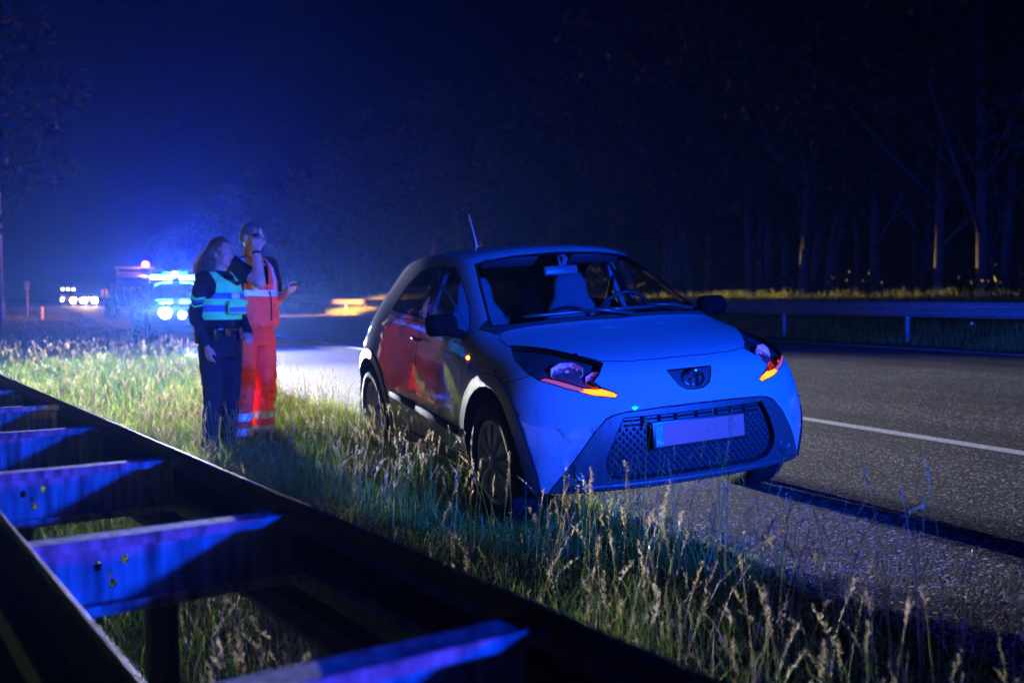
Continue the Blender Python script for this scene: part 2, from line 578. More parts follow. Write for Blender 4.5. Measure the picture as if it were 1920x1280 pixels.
# ================================================================== THE BROKEN-DOWN CAR
ST=[
 [(.60,0,.868),(.585,.27,.868),(.515,.56,.878),(.42,.735,.865),(.425,.83,.75),(.44,.885,.60),(.46,.895,.42),(.46,.845,.24)],
 [(.20,0,.965),(.19,.29,.962),(.14,.59,.955),(.10,.755,.918),(.08,.838,.80),(.06,.866,.62),(.06,.868,.42),(.08,.81,.22)],
 [(-.06,0,1.02),(-.08,.30,1.017),(-.14,.62,1.005),(-.18,.765,.965),(-.2,.838,.85),(-.22,.855,.64),(-.22,.855,.42),(-.22,.80,.20)],
 [(-.12,0,1.045),(-.145,.30,1.04),(-.22,.66,1.028),(-.30,.75,.99),(-.33,.835,.90),(-.4,.852,.66),(-.42,.85,.42),(-.42,.79,.20)],
 [(-.46,0,1.255),(-.48,.31,1.25),(-.54,.632,1.215),(-.62,.71,1.14),(-.70,.83,.96),(-.75,.85,.68),(-.75,.846,.42),(-.75,.79,.20)],
 [(-.84,0,1.455),(-.86,.29,1.45),(-.90,.56,1.415),(-.98,.615,1.365),(-1.05,.825,.985),(-1.05,.846,.69),(-1.05,.843,.42),(-1.05,.79,.20)],
 [(-1.0,0,1.487),(-1.02,.29,1.482),(-1.05,.565,1.445),(-1.15,.622,1.39),(-1.3,.822,1.0),(-1.3,.845,.70),(-1.3,.842,.42),(-1.3,.79,.20)],
 [(-1.55,0,1.518),(-1.55,.30,1.511),(-1.55,.575,1.472),(-1.6,.632,1.41),(-1.65,.822,1.01),(-1.65,.846,.70),(-1.65,.843,.42),(-1.65,.79,.20)],
 [(-2.0,0,1.51),(-2.0,.30,1.504),(-2.0,.565,1.465),(-2.0,.622,1.40),(-2.05,.826,1.03),(-2.05,.858,.72),(-2.05,.855,.42),(-2.05,.80,.20)],
 [(-2.34,0,1.48),(-2.34,.29,1.475),(-2.33,.54,1.432),(-2.30,.60,1.36),(-2.36,.82,1.05),(-2.42,.868,.75),(-2.42,.868,.45),(-2.42,.80,.22)],
 [(-2.56,0,1.43),(-2.56,.28,1.424),(-2.52,.50,1.375),(-2.48,.575,1.29),(-2.55,.78,1.05),(-2.64,.865,.76),(-2.66,.868,.45),(-2.66,.80,.24)],
 [(-2.68,0,1.32),(-2.68,.27,1.31),(-2.65,.49,1.26),(-2.64,.57,1.18),(-2.73,.715,1.0),(-2.81,.83,.75),(-2.83,.835,.48),(-2.82,.77,.28)],
]
FG=[
 [(.68,0,.745),(.667,.28,.745),(.60,.57,.755)],
 [(.715,0,.61),(.702,.29,.61),(.635,.62,.615)],
 [(.72,0,.42),(.707,.30,.42),(.635,.64,.42)],
 [(.66,0,.235),(.647,.30,.235),(.58,.63,.235)],
]
RG=[
 [(-2.80,0,1.02),(-2.79,.28,1.02),(-2.76,.54,1.0)],
 [(-2.95,0,.76),(-2.94,.29,.76),(-2.90,.60,.75)],
 [(-2.98,0,.48),(-2.97,.29,.48),(-2.93,.60,.48)],
 [(-2.93,0,.26),(-2.92,.29,.26),(-2.88,.58,.27)],
]
def body_bm(ST,FG,RG,levels=3):
    V=[];Fc=[];idx={}
    def v(p):
        k=(round(p[0],4),round(p[1],4),round(p[2],4))
        if k not in idx: idx[k]=len(V);V.append(p)
        return idx[k]
    def quad(a,b,c,d):
        for s in (1,-1):
            q=[v((p[0],p[1]*s,p[2])) for p in (a,b,c,d)]
            if s<0:q.reverse()
            if len(set(q))>2:Fc.append(q)
    for i in range(len(ST)-1):
        for j in range(7):
            quad(ST[i][j],ST[i][j+1],ST[i+1][j+1],ST[i+1][j])
    def cap(S,G,flip):
        rows=[[S[0],S[1],S[2],S[3]]]+[G[r]+[S[4+r]] for r in range(4)]
        for r in range(4):
            for c in range(3):
                q=(rows[r][c],rows[r+1][c],rows[r+1][c+1],rows[r][c+1])
                quad(*(q if not flip else q[::-1]))
    cap(ST[0],FG,False);cap(ST[-1],RG,True)
    me=bpy.data.meshes.new('cage');me.from_pydata(V,[],Fc)
    ob=bpy.data.objects.new('cage',me);bpy.context.scene.collection.objects.link(ob)
    md=ob.modifiers.new('s','SUBSURF');md.levels=levels;md.render_levels=levels
    dg=bpy.context.evaluated_depsgraph_get();me2=bpy.data.meshes.new_from_object(ob.evaluated_get(dg))
    bm=bmesh.new();bm.from_mesh(me2)
    bpy.data.objects.remove(ob);bpy.data.meshes.remove(me);bpy.data.meshes.remove(me2)
    bmesh.ops.recalc_face_normals(bm,faces=bm.faces)
    if sum(f.normal.x*f.calc_area()*f.calc_center_median().x for f in bm.faces)<0: bmesh.ops.reverse_faces(bm,faces=bm.faces)
    return bm

TAGS = {}

def cut(bm, pts, U, V, newtag, src=(0,), filt=None, convex=False):
    L = bm.faces.layers.int['tag']
    U, V = Vector(U), Vector(V)
    n2 = len(pts)
    tris = [list(range(n2))] if convex else [list(t) for t in tessellate_polygon([[Vector((a, b, 0)) for a, b in pts]])]
    for t in tris:
        pp = [pts[i] for i in t]
        area = sum(pp[i][0] * pp[(i + 1) % len(pp)][1] - pp[(i + 1) % len(pp)][0] * pp[i][1] for i in range(len(pp)))
        if abs(area) < 1e-7: continue
        if area < 0: pp.reverse()
        u0, u1 = min(p[0] for p in pp), max(p[0] for p in pp)
        v0, v1 = min(p[1] for p in pp), max(p[1] for p in pp)
        cand = []
        for f in bm.faces:
            if f[L] not in src or (filt and not filt(f)): continue
            us = [v.co.dot(U) for v in f.verts]; vs = [v.co.dot(V) for v in f.verts]
            if max(us) < u0 or min(us) > u1 or max(vs) < v0 or min(vs) > v1: continue
            cand.append(f)
        for i in range(len(pp)):
            if not cand: break
            a, b = pp[i], pp[(i + 1) % len(pp)]
            no = U * (-(b[1] - a[1])) + V * (b[0] - a[0])
            if no.length < 1e-9: continue
            no.normalize()
            co = U * a[0] + V * a[1]
            geom = set(cand)
            for f in cand:
                geom.update(f.edges); geom.update(f.verts)
            r = bmesh.ops.bisect_plane(bm, geom=list(geom), dist=1e-6, plane_co=co, plane_no=no)
            cand = [g for g in r['geom'] if isinstance(g, bmesh.types.BMFace) and (g.calc_center_median() - co).dot(no) > 0]
        for f in cand: f[L] = newtag

def extract(bm, tags):
    nb = bm.copy()
    L = nb.faces.layers.int['tag']
    bmesh.ops.delete(nb, geom=[f for f in nb.faces if f[L] not in tags], context='FACES')
    return nb

X3, Y3, Z3 = (1, 0, 0), (0, 1, 0), (0, 0, 1)
def mir(p): return [(-a, b) for a, b in p]
def circle(cx, cz, r, n=28): return [(cx + r * math.cos(2 * math.pi * k / n), cz + r * math.sin(2 * math.pi * k / n)) for k in range(n)]
def symm(half):                                  # half outline with y<0, first and last on or near the centre line
    return half + [(-a, b) for a, b in reversed(half) if abs(a) > 1e-6]

WIND_HALF = [(0, 1.436), (-.30, 1.425), (-.48, 1.402), (-.546, 1.384), (-.60, 1.27), (-.695, 1.03), (-.36, 1.052), (0, 1.058)]
BONNET = [(-.21, -.671), (-.116, -.714), (.018, -.721), (.128, -.654), (.285, -.571), (.405, -.508), (.50, -.43), (.540, -.30), (.556, -.124)]
BONNET = BONNET + [(a, -b) for a, b in reversed(BONNET)] + [(-.14, .36), (-.10, 0), (-.14, -.36)]
COWL = [(-.36, -.74), (-.19, -.70), (-.13, -.36), (-.09, 0), (-.13, .36), (-.19, .70), (-.36, .74)]
HEADL = [(.016, -.71, .939), (.128, -.654, .936), (.285, -.571, .918), (.405, -.508, .892), (.516, -.425, .857), (.567, -.473, .812), (.58, -.515, .777),
         (.602, -.493, .751), (.64, -.418, .713), (.643, -.43, .695), (.605, -.535, .712), (.536, -.644, .75), (.43, -.739, .789), (.35, -.761, .82), (.193, -.758, .872)]
DRL = [(.445, -.715, .803), (.52, -.63, .772), (.575, -.56, .745), (.598, -.515, .742), (.605, -.488, .742), (.64, -.418, .7145), (.643, -.43, .695), (.605, -.535, .712), (.536, -.644, .75), (.43, -.739, .789)]
LOWER_HALF = [(0, .634), (-.196, .632), (-.40, .624), (-.45, .615), (-.49, .600), (-.559, .531), (-.643, .413), (-.735, .271), (-.80, .12), (0, .12)]
GRILLE = [(-.405, .595), (.405, .595), (.45, .515), (.495, .41), (.495, .35), (.46, .305), (.38, .287), (-.38, .287), (-.46, .305), (-.495, .35), (-.495, .41), (-.45, .515)]
BADGE = [(-.130, .803), (.130, .803), (.108, .757), (.085, .725), (.05, .706), (0, .702), (-.05, .706), (-.085, .725), (-.108, .757)]
WIN_F = [(-1.30, 1.385), (-1.04, 1.365), (-.872, 1.289), (-.623, 1.15), (-.44, 1.005), (-.52, .985), (-1.20, 1.054), (-1.262, 1.25)]
WIN_R = [(-1.44, 1.385), (-1.66, 1.355), (-1.83, 1.275), (-2.0, 1.11), (-1.96, 1.092), (-1.285, 1.058), (-1.335, 1.28)]
PILLAR_B = [(-1.30, 1.388), (-1.265, 1.25), (-1.20, 1.05), (-1.285, 1.054), (-1.338, 1.28), (-1.44, 1.388)]
DOOR_F = [(-.46, .985), (-.475, .89), (-.452, .67), (-.44, .44), (-.50, .30), (-1.30, .285), (-1.325, .60), (-1.245, 1.02), (-.52, .96)]
DOOR_R = [(-1.25, 1.025), (-1.33, .60), (-1.305, .285), (-1.90, .285), (-1.955, .45), (-1.965, .60), (-2.03, .80), (-2.06, 1.06)]
HD = Vector((.72, -.50, .48)).normalized()       # looking direction for the headlamp outline
HU = Vector((0, 0, 1)).cross(HD).normalized(); HV = HD.cross(HU)
def hl2(pts): return [(Vector(p).dot(HU), Vector(p).dot(HV)) for p in pts]

def build_shell():
    bm = body_bm(ST, FG, RG, 3)
    L = bm.faces.layers.int.new('tag')
    wind = symm(WIND_HALF)
    cut(bm, wind, Y3, Z3, 1, filt=lambda f: f.normal.x > .1 and f.calc_center_median().z > .98)
    cut(bm, COWL, X3, Y3, 2, filt=lambda f: f.normal.z > .2 and f.calc_center_median().z < 1.2)
    cut(bm, BONNET, X3, Y3, 3, filt=lambda f: f.normal.z > .1 and f.calc_center_median().z > .7)
    for s, (tl, td) in ((1, (4, 6)), (-1, (5, 7))):
        S = Matrix.Diagonal((1, s, 1))
        hu, hv, hd = S @ HU, S @ HV, S @ HD
        cut(bm, hl2(HEADL), hu, hv, tl, src=(0, 3), filt=lambda f: f.normal.dot(hd) > .2 and f.calc_center_median().x > -.1)
        cut(bm, hl2(DRL), hu, hv, td, src=(tl,), filt=lambda f: True)
    cut(bm, symm(LOWER_HALF), Y3, Z3, 8, filt=lambda f: f.calc_center_median().x > .3 and f.normal.x > .0)
    cut(bm, GRILLE, Y3, Z3, 9, src=(8,), filt=lambda f: f.normal.x > .3, convex=True)
    cut(bm, BADGE, Y3, Z3, 10, filt=lambda f: f.normal.x > .3, convex=True)
    for s in (-1, 1):
        flt = lambda f: f.normal.y * s > .25 and f.calc_center_median().y * s > .3
        cut(bm, WIN_F, X3, Z3, 11 if s < 0 else 12, filt=flt)
        cut(bm, WIN_R, X3, Z3, 13 if s < 0 else 14, filt=flt)
        cut(bm, PILLAR_B, X3, Z3, 15, filt=flt)
        fl2 = lambda f: f.calc_center_median().y * s > .5 and f.normal.x < .93
        for cx in (0.0, -2.43):
            cut(bm, circle(cx, .325, .478), X3, Z3, 16, src=(0, 8), filt=fl2, convex=True)
            cut(bm, circle(cx, .325, .405), X3, Z3, 99, src=(16,), filt=fl2, convex=True)
        cut(bm, DOOR_F, X3, Z3, 17 if s < 0 else 18, filt=flt)
        cut(bm, DOOR_R, X3, Z3, 19 if s < 0 else 20, filt=flt)
        cut(bm, [(-2.60, 1.04), (-3.0, 1.04), (-3.0, .80), (-2.74, .80)], X3, Z3, 22 if s < 0 else 23, filt=lambda f: f.calc_center_median().y * s > .42)
        cut(bm, [(-.52, .10), (-1.92, .10), (-1.92, .275), (-.52, .275)], X3, Z3, 25, filt=fl2)
    cut(bm, [(.20, .762), (.36, .806), (.5, .92), (1, .95), (1, 0), (.3, 0)], X3, Z3, 21)
    cut(bm, [(-.47, 1.25), (.47, 1.25), (.60, 1.02), (-.60, 1.02)], Y3, Z3, 24, filt=lambda f: f.normal.x < -.2)
    return bm

SHELL = build_shell()

def m_carpaint(name, col, spec=.8):
    m, n, l, b = nmat(name)
    tc = n.new('ShaderNodeTexCoord')
    n1 = n.new('ShaderNodeTexNoise'); n1.inputs['Scale'].default_value = 220; n1.inputs['Detail'].default_value = 2
    n2 = n.new('ShaderNodeTexNoise'); n2.inputs['Scale'].default_value = 3; n2.inputs['Detail'].default_value = 6
    l.new(tc.outputs['Object'], n1.inputs['Vector']); l.new(tc.outputs['Object'], n2.inputs['Vector'])
    # thin road dirt: specks thicken low on the body
    sp = n.new('ShaderNodeSeparateXYZ'); l.new(tc.outputs['Object'], sp.inputs[0])
    mr = n.new('ShaderNodeMapRange'); mr.inputs['From Min'].default_value = .9; mr.inputs['From Max'].default_value = .25
    mr.inputs['To Min'].default_value = .70; mr.inputs['To Max'].default_value = .615
    l.new(sp.outputs['Z'], mr.inputs['Value'])
    gt = n.new('ShaderNodeMath'); gt.operation = 'GREATER_THAN'
    l.new(n1.outputs['Fac'], gt.inputs[0]); l.new(mr.outputs[0], gt.inputs[1])
    mx = n.new('ShaderNodeMix'); mx.data_type = 'RGBA'
    mx.inputs[6].default_value = (*col, 1); mx.inputs[7].default_value = (*[c * .25 for c in col], 1)
    l.new(gt.outputs[0], mx.inputs[0]); l.new(mx.outputs[2], b.inputs['Base Color'])
    r2 = n.new('ShaderNodeMapRange'); r2.inputs['To Min'].default_value = .22; r2.inputs['To Max'].default_value = .42
    l.new(n2.outputs['Fac'], r2.inputs['Value']); l.new(r2.outputs[0], b.inputs['Roughness'])
    b.inputs['Coat Weight'].default_value = 1.0
    b.inputs['Coat Roughness'].default_value = .025
    b.inputs['Coat IOR'].default_value = 1.9
    b.inputs['Specular IOR Level'].default_value = 0.0
    return m

PAINT = m_carpaint('car_paint', (.27, .274, .282))
GAP = mat('panel_gap', (.004, .004, .004), .8, spec=.05)
INNER = mat('inner_trim', (.012, .012, .013), .8, spec=.1)
CLAD = mat('grey_cladding', (.035, .036, .038), .5, var=.25, vscale=30, bump=.06, bscale=500)
GLOSS = mat('gloss_black', (.006, .006, .007), .08, coat=1)
GLASS = glass('window_glass', (.84, .87, .87), 1.45)
GLASSD = glass('tinted_glass', (.10, .11, .11), 1.55)
LENS = glass('lamp_lens', (.9, .9, .9), 1.5)
CHROME = mat('chrome', (.75, .76, .78), .08, 1.0)
RUBBER = mat('tyre_rubber', (.011, .011, .012), .85, bump=.15, bscale=120, spec=.12)
HUBCAP = mat('hubcap_plastic', (.24, .245, .25), .42, var=.2, vscale=20)
AMBER = emis('amber_lamp', (1.0, .058, .004), 14)
AMBER_DIM = mat('amber_strip_dim', (.5, .12, .08), .25, emit=(1.0, .12, .04), estr=.35)
REDLENS = mat('red_lens', (.25, .005, .01), .1, coat=1)
FABRIC = mat('seat_fabric', (.05, .055, .07), .9, bump=.2, bscale=300, spec=.1)
TRIM = mat('dash_plastic', (.012, .012, .013), .6)
PALE = mat('pale_trim', (.17, .175, .185), .6)

def shell_part(name, tags, material, parent, gap=.0028, thick=.014, push=0.0, scale=None, inner=None):
    nb = extract(SHELL, tags)
    if not nb.faces:
        nb.free(); return None
    if push:
        nb.normal_update()
        for v in nb.verts: v.co += v.normal * push
    bmesh.ops.remove_doubles(nb, verts=nb.verts[:], dist=.0022)
    if gap:
        ring = bmesh.ops.inset_region(nb, faces=nb.faces[:], thickness=gap, depth=0, use_boundary=True, use_even_offset=False)['faces']
        for f in ring: f.material_index = 1
    if scale:
        bmesh.ops.scale(nb, vec=scale, verts=nb.verts)
    o = bobj(name, nb, [material, GAP, inner or INNER], parent, normals=False)
    if thick:
        md = o.modifiers.new('thickness', 'SOLIDIFY')
        md.thickness = thick; md.offset = -1; md.use_rim = True
        md.material_offset = 2; md.material_offset_rim = 1
        es = o.modifiers.new('sharp_rim', 'EDGE_SPLIT'); es.split_angle = R(42)
    return o

def wheel(parent, x, y, r=.325, side=-1, name='wheel'):
    w = bpy.data.objects.new(name, None); COL.objects.link(w); w.parent = parent
    w.location = (x, side * y, r)
    M = Matrix.Rotation(R(90) * (1 if side < 0 else -1), 4, 'X')     # local Z -> outwards
    bm = bmesh.new()
    lathe(bm, [(.215, -.085), (.25, -.098), (.30, -.098), (.318, -.085), (.326, -.06), (.328, -.03), (.320, -.028), (.320, -.022), (.329, -.02), (.330, .02), (.320, .022),
               (.320, .028), (.328, .03), (.326, .06), (.318, .085), (.300, .098), (.255, .098), (.228, .088), (.222, .06)], M, 56)
    lathe(bm, [(.218, -.085), (.20, -.05), (.0, -.05)], M, 40)
    bobj('tyre', bm, RUBBER, w)
    bm = bmesh.new()
    lathe(bm, [(.232, .060), (.228, .082), (.215, .086), (.206, .078), (.204, .04), (0, .04)], M, 56)
    for k in range(10):                          # ten twin-ribbed petals
        a0 = 2 * math.pi * k / 10
        for dd, wd, h in ((-.105, .030, .080), (.105, .030, .080), (0, .05, .068)):
            pts = []
            for rr, w0, hh in ((.04, .6, 1.06), (.10, .8, 1.05), (.16, 1.0, 1.0), (.208, 1.15, .98)):
                ang = a0 + dd * (.25 + .75 * rr / .208)
                pts.append((rr, ang, wd * w0 / 2, h * hh))
            vs = []
            for rr, ang, hw, hh in pts:
                c = Vector((math.cos(ang), math.sin(ang), 0)); tn = Vector((-math.sin(ang), math.cos(ang), 0))
                vs.append([bm.verts.new(M @ (c * rr + tn * (s * hw) + Vector((0, 0, z)))) for s, z in ((-1, .042), (-.7, hh), (.7, hh), (1, .042))])
            for a, b in zip(vs, vs[1:]):
                for q in range(3): bm.faces.new((a[q], a[q + 1], b[q + 1], b[q]))
            bm.faces.new(vs[-1]); bm.faces.new(vs[0][::-1])
    lathe(bm, [(.052, .06), (.05, .088), (.036, .094), (0, .094)], M, 24)
    lathe(bm, [(.033, .0945), (.03, .099), (.026, .0945)], M, 24)
    bobj('hubcap', bm, HUBCAP, w)
    return w

def arch_liner(parent, x, side):
    bm = bmesh.new()
    n = 18
    rows = []
    for k in range(n + 1):
        a = math.pi * (-.08 + 1.16 * k / n)
        rows.append([bm.verts.new((x + .41 * math.cos(a), side * yy, .325 + .41 * math.sin(a))) for yy in (.835, .45)])
    for a, b in zip(rows, rows[1:]): bm.faces.new((a[0], a[1], b[1], b[0]))
    bm.faces.new([r[1] for r in rows])
    return bobj('wheel_arch_liner', bm, INNER, parent, smooth=False)

def headlamp(parent, tags, s, lit=True, scale=None):
    """clear lens over a black bowl with two chrome reflectors; amber strip along the lower edge"""
    tl, td = tags
    nb = extract(SHELL, (tl, td)); bmesh.ops.remove_doubles(nb, verts=nb.verts[:], dist=.0022); nb.normal_update()
    hd = Matrix.Diagonal((1, s, 1)) @ HD
    ext = bmesh.ops.extrude_face_region(nb, geom=nb.faces[:])
    vv = [g for g in ext['geom'] if isinstance(g, bmesh.types.BMVert)]
    old = [f for f in nb.faces if not all(v in vv for v in f.verts) and sum(v in vv for v in f.verts) == 0]
    bmesh.ops.delete(nb, geom=old, context='FACES_ONLY')
    for v in vv: v.co -= hd * .055
    if scale: bmesh.ops.scale(nb, vec=scale, verts=nb.verts)
    h = bobj('headlight', nb, [mat('lamp_housing', (.055, .056, .062), .25, coat=.6)], parent)
    lens = shell_part('lens', (tl,), LENS, h, gap=.004, thick=0)
    strip_o = shell_part('indicator', (td,), AMBER_DIM, h, gap=.003, thick=.01)
    # the lit outer half of the amber strip
    me = strip_o.data
    me.materials.append(AMBER)
    for p in me.polygons:
        c = p.center
        if p.material_index == 0 and c.x > .572: p.material_index = 3
    bm = bmesh.new()
    ax = hd.to_track_quat('Z', 'Y').to_matrix().to_4x4()
    for (c, r, sq) in (((.450, -.598, .826), .058, 1.42), ((.556, -.487, .787), .046, 1.25)):
        c = Vector((c[0], c[1] * s, c[2])) - hd * .022
        Mx = Matrix.Translation(c) @ Vector((.80, -.46 * s, .30)).to_track_quat('Z', 'Y').to_matrix().to_4x4() @ Matrix.Diagonal((sq, .86, 1, 1)) @ Matrix.Rotation(R(22), 4, 'Z')
        lathe(bm, [(r, .012), (r * .97, .0), (r * .86, -.012), (r * .80, -.020), (r * .6, -.028), (r * .5, -.036), (r * .2, -.040), (0, -.040)], Mx, 8)
        lathe(bm, [(r * 1.06, .012), (r * 1.03, .016), (r, .010)], Mx, 8)
        ball(bm, Mx @ Vector((0, 0, -.012)), r * .26, seg=10)
        for k in range(8):
            a = k * math.pi / 4
            box(bm, Mx @ Vector((r * .66 * math.cos(a), r * .66 * math.sin(a), -.016)), (r * .10, r * .34, .012), Mx.to_3x3().normalized() @ Matrix.Rotation(a, 3, 'Z') @ Matrix.Rotation(.5, 3, 'Y'))
    bobj('reflector', bm, mat('lamp_reflector', (.80, .81, .84), .28, .25, coat=.8), h, smooth=False)
    return h

CAR = empty('car', (0.687, 5.604, 0.0509), 0, 'small white crossover car with lit amber indicators, halted half on the verge', 'car')
CAR.rotation_mode = 'XYZ'
CAR.matrix_world = Matrix.Translation((0.687, 5.604, 0.0509)) @ Matrix.Rotation(R(-67.1), 4, 'Z') @ Matrix.Rotation(R(.43), 4, 'Y') @ Matrix.Rotation(R(3.43), 4, 'X')

shell_part('body', (0,), PAINT, CAR)
shell_part('windshield', (1,), GLASS, CAR, gap=.012, thick=0, push=-.004)
shell_part('cowl', (2,), CLAD, CAR)
shell_part('bonnet', (3,), PAINT, CAR, push=.001)
headlamp(CAR, (4, 6), 1)
headlamp(CAR, (5, 7), -1)
shell_part('front_bumper', (21,), PAINT, CAR)
lowb = shell_part('lower_bumper', (8,), CLAD, CAR, gap=.004, thick=.03)
shell_part('badge_panel', (10,), mat('badge_recess', (.05, .05, .055), .3, coat=.5), CAR, gap=.004, push=-.004)
shell_part('front_window', (11,), GLASS, CAR, gap=.007, thick=0, push=-.004)
shell_part('front_window', (12,), GLASS, CAR, gap=.007, thick=0, push=-.004)
shell_part('rear_window', (13,), GLASS, CAR, gap=.007, thick=0, push=-.004)
shell_part('rear_window', (14,), GLASS, CAR, gap=.007, thick=0, push=-.004)
def half(tags, s, x0=-9, x1=9):
    """retag one side (or one wheel) of a region so that it becomes a part of its own"""
    L = SHELL.faces.layers.int['tag']; nt = 200 + half.n; half.n += 1
    for f in SHELL.faces:
        c = f.calc_center_median()
        if f[L] in tags and c.y * s > 0 and x0 < c.x < x1: f[L] = nt
    return (nt,)
half.n = 0
for s in (-1, 1):
    shell_part('window_pillar', half((15,), s), GLOSS, CAR, gap=.003, inner=PALE)
    for x0, x1 in ((-1.2, 2), (-4, -1.2)):
        shell_part('wheel_arch_trim', half((16,), s, x0, x1), CLAD, CAR, gap=.004, thick=.03, push=.010)
for tg, nm in ((17, 'front_door'), (18, 'front_door'), (19, 'rear_door'), (20, 'rear_door')):
    d = shell_part(nm, (tg,), PAINT, CAR)
    s = -1 if tg in (17, 19) else 1
    if nm == 'front_door':
        bm = bmesh.new()
        tube(bm, [(-1.14, s * .835, .925), (-1.17, s * .862, .93), (-1.25, s * .862, .935), (-1.28, s * .838, .935)], [.010, .013, .013, .010], 8)
        bobj('handle', bm, GLOSS, d)
    bm = bmesh.new()                              # black rubbing strip
    x0, x1, z0, z1 = (-.52, -1.29, .428, .478) if nm == 'front_door' else (-1.34, -1.90, .482, .515)
    box(bm, ((x0 + x1) / 2, s * .849, (z0 + z1) / 2), (abs(x1 - x0), .022, .042), Matrix.Rotation(math.atan2(z1 - z0, x0 - x1), 3, 'Y'), bev=.006)
    bobj('door_trim', bm, mat('door_trim_black', (.02, .02, .021), .85, spec=.05), d)
shell_part('tail_light', (22,), REDLENS, CAR, gap=.004)
shell_part('tail_light', (23,), REDLENS, CAR, gap=.004)
shell_part('tailgate_glass', (24,), GLASSD, CAR, gap=.008, thick=0)
for s in (-1, 1):
    shell_part('sill', half((25,), s), CLAD, CAR, gap=.003)
    for x in (0.0, -2.43):
        wheel(CAR, x, .755, side=s)
        arch_liner(CAR, x, s)
bm = bmesh.new()
box(bm, (-1.2, 0, .225), (2.9, 1.3, .03)); box(bm, (.42, 0, .25), (.3, 1.2, .03)); box(bm, (-.3, 0, .45), (.08, 1.5, .4))
bobj('underbody', bm, INNER, CAR, smooth=False)

# lower grille: recessed tray, slats, honeycomb cells, plate
nb = extract(SHELL, (9,)); nb.normal_update()
ext = bmesh.ops.extrude_face_region(nb, geom=nb.faces[:])
vv = set(g for g in ext['geom'] if isinstance(g, bmesh.types.BMVert))
bmesh.ops.delete(nb, geom=[f for f in nb.faces if sum(v in vv for v in f.verts) == 0], context='FACES_ONLY')
for v in vv: v.co.x -= .035
grille = bobj('grille', nb, mat('grille_black', (.022, .023, .026), .45, bump=.05, bscale=300), CAR, smooth=False)
GB = BVHTree.FromBMesh(extract(SHELL, (8, 9, 10, 21, 3)))
def front_x(y, z):
    h = GB.ray_cast(Vector((2, y, z)), Vector((-1, 0, 0)))
    return h[0].x if h[0] else .66
bm = bmesh.new()
def in_grille(y, z):
    for i in range(len(GRILLE)):
        a, b = GRILLE[i], GRILLE[(i + 1) % len(GRILLE)]
        if ((b[0] - a[0]) * (z - a[1]) - (b[1] - a[1]) * (y - a[0])) / math.hypot(b[0] - a[0], b[1] - a[1]) > -.016: return False
    return True
row = 0
z = .305
while z < .545:                                  # raised lozenge studs of the mesh
    y = -.49 + (.0185 if row % 2 else 0)
    while y < .49:
        if in_grille(y, z) and not (abs(y) < .275 and z > .425):
            x = front_x(y, z) - .036
            tip = bm.verts.new((x + .020, y, z - .004))
            q = [bm.verts.new((x, y - .011, z)), bm.verts.new((x, y, z - .012)), bm.verts.new((x, y + .011, z)), bm.verts.new((x, y, z + .016))]
            for k in range(4): bm.faces.new((q[k], q[(k + 1) % 4], tip))
        y += .037
    z += .019; row += 1
tag(bobj('grille_stud', bm, mat('grille_stud_black', (.03, .031, .034), .35), grille, smooth=False), kind='stuff')
bm = bmesh.new()
for zz in (.556, .578):
    tube(bm, [(front_x(y, zz) - .022, y, zz) for y in np.linspace(-.39, .39, 13)], (.006), 6)
for y in (-.3, -.21, -.12, 0, .12, .21, .3): box(bm, (front_x(y, .567) - .024, y, .567), (.02, .007, .045))
bobj('grille_slat', bm, mat('grille_slat_black', (.012, .012, .013), .3), grille, smooth=False)
plate_o = bpy.data.objects.new('number_plate', None); COL.objects.link(plate_o); plate_o.parent = CAR
plate_o.location = (.712, 0, .498); plate_o.rotation_euler = (0, R(-2), 0)
bm = bmesh.new(); box(bm, (-.008, 0, 0), (.016, .545, .135), bev=.004); bobj('plate_holder', bm, mat('plate_holder_black', (.012, .012, .013), .4), plate_o)
bm = bmesh.new(); box(bm, (.001, .024, 0), (.004, .472, .110)); bobj('plate', bm, mat('plate_face', (.85, .10, .085), .45), plate_o, smooth=False)
bm = bmesh.new(); box(bm, (.001, -.236, 0), (.005, .046, .110)); bobj('country_band', bm, mat('plate_band', (.08, .25, .28), .4), plate_o, smooth=False)
WHITE = mat('white_print', (.8, .8, .8), .5)
tm = text_mesh('NL', .032, .0008)
t = link('country_letters', tm, WHITE, plate_o, False)
t.matrix_local = Matrix.Translation((.0045, -.236, -.032)) @ Matrix(((0, 0, 1, 0), (1, 0, 0, 0), (0, 1, 0, 0), (0, 0, 0, 1)))
bm = bmesh.new()
for k in range(12):
    a = k * math.pi / 6
    ball(bm, (.004, -.236 + .014 * math.cos(a), .022 + .014 * math.sin(a)), (.001, .0022, .0022), seg=6)
bobj('star_ring', bm, WHITE, plate_o)
# nose emblem: three chrome ovals
def oval(bm, cy, cz, ry, rz, r, dx=0.0):
    pts = [((cy + ry * math.cos(a)), (cz + rz * math.sin(a))) for a in np.linspace(0, 2 * math.pi, 33)]
    tube(bm, [(front_x(y, z) + .006 + dx, y, z) for y, z in pts], (r), 6, caps=False)
bm = bmesh.new()
oval(bm, 0, .757, .060, .040, .0052); oval(bm, 0, .757, .022, .037, .0042, .002); oval(bm, 0, .776, .038, .016, .0042, .003)
bobj('badge', bm, CHROME, CAR)
bm = bmesh.new()
for s in (-1, 1):
    y, z = s * .60, .345
    ax = Matrix.Translation((front_x(y, z) + .004, y, z)) @ Vector((1, s * .35, 0)).to_track_quat('Z', 'Y').to_matrix().to_4x4()
    f = bmesh.new(); lathe(f, [(.052, -.03), (.052, 0), (.046, .004), (.040, -.008), (0, -.010)], ax, 20)
    bobj('fog_lamp_blank', f, mat('fog_blank', (.03, .03, .033), .3, coat=.6), CAR)
bm.free()
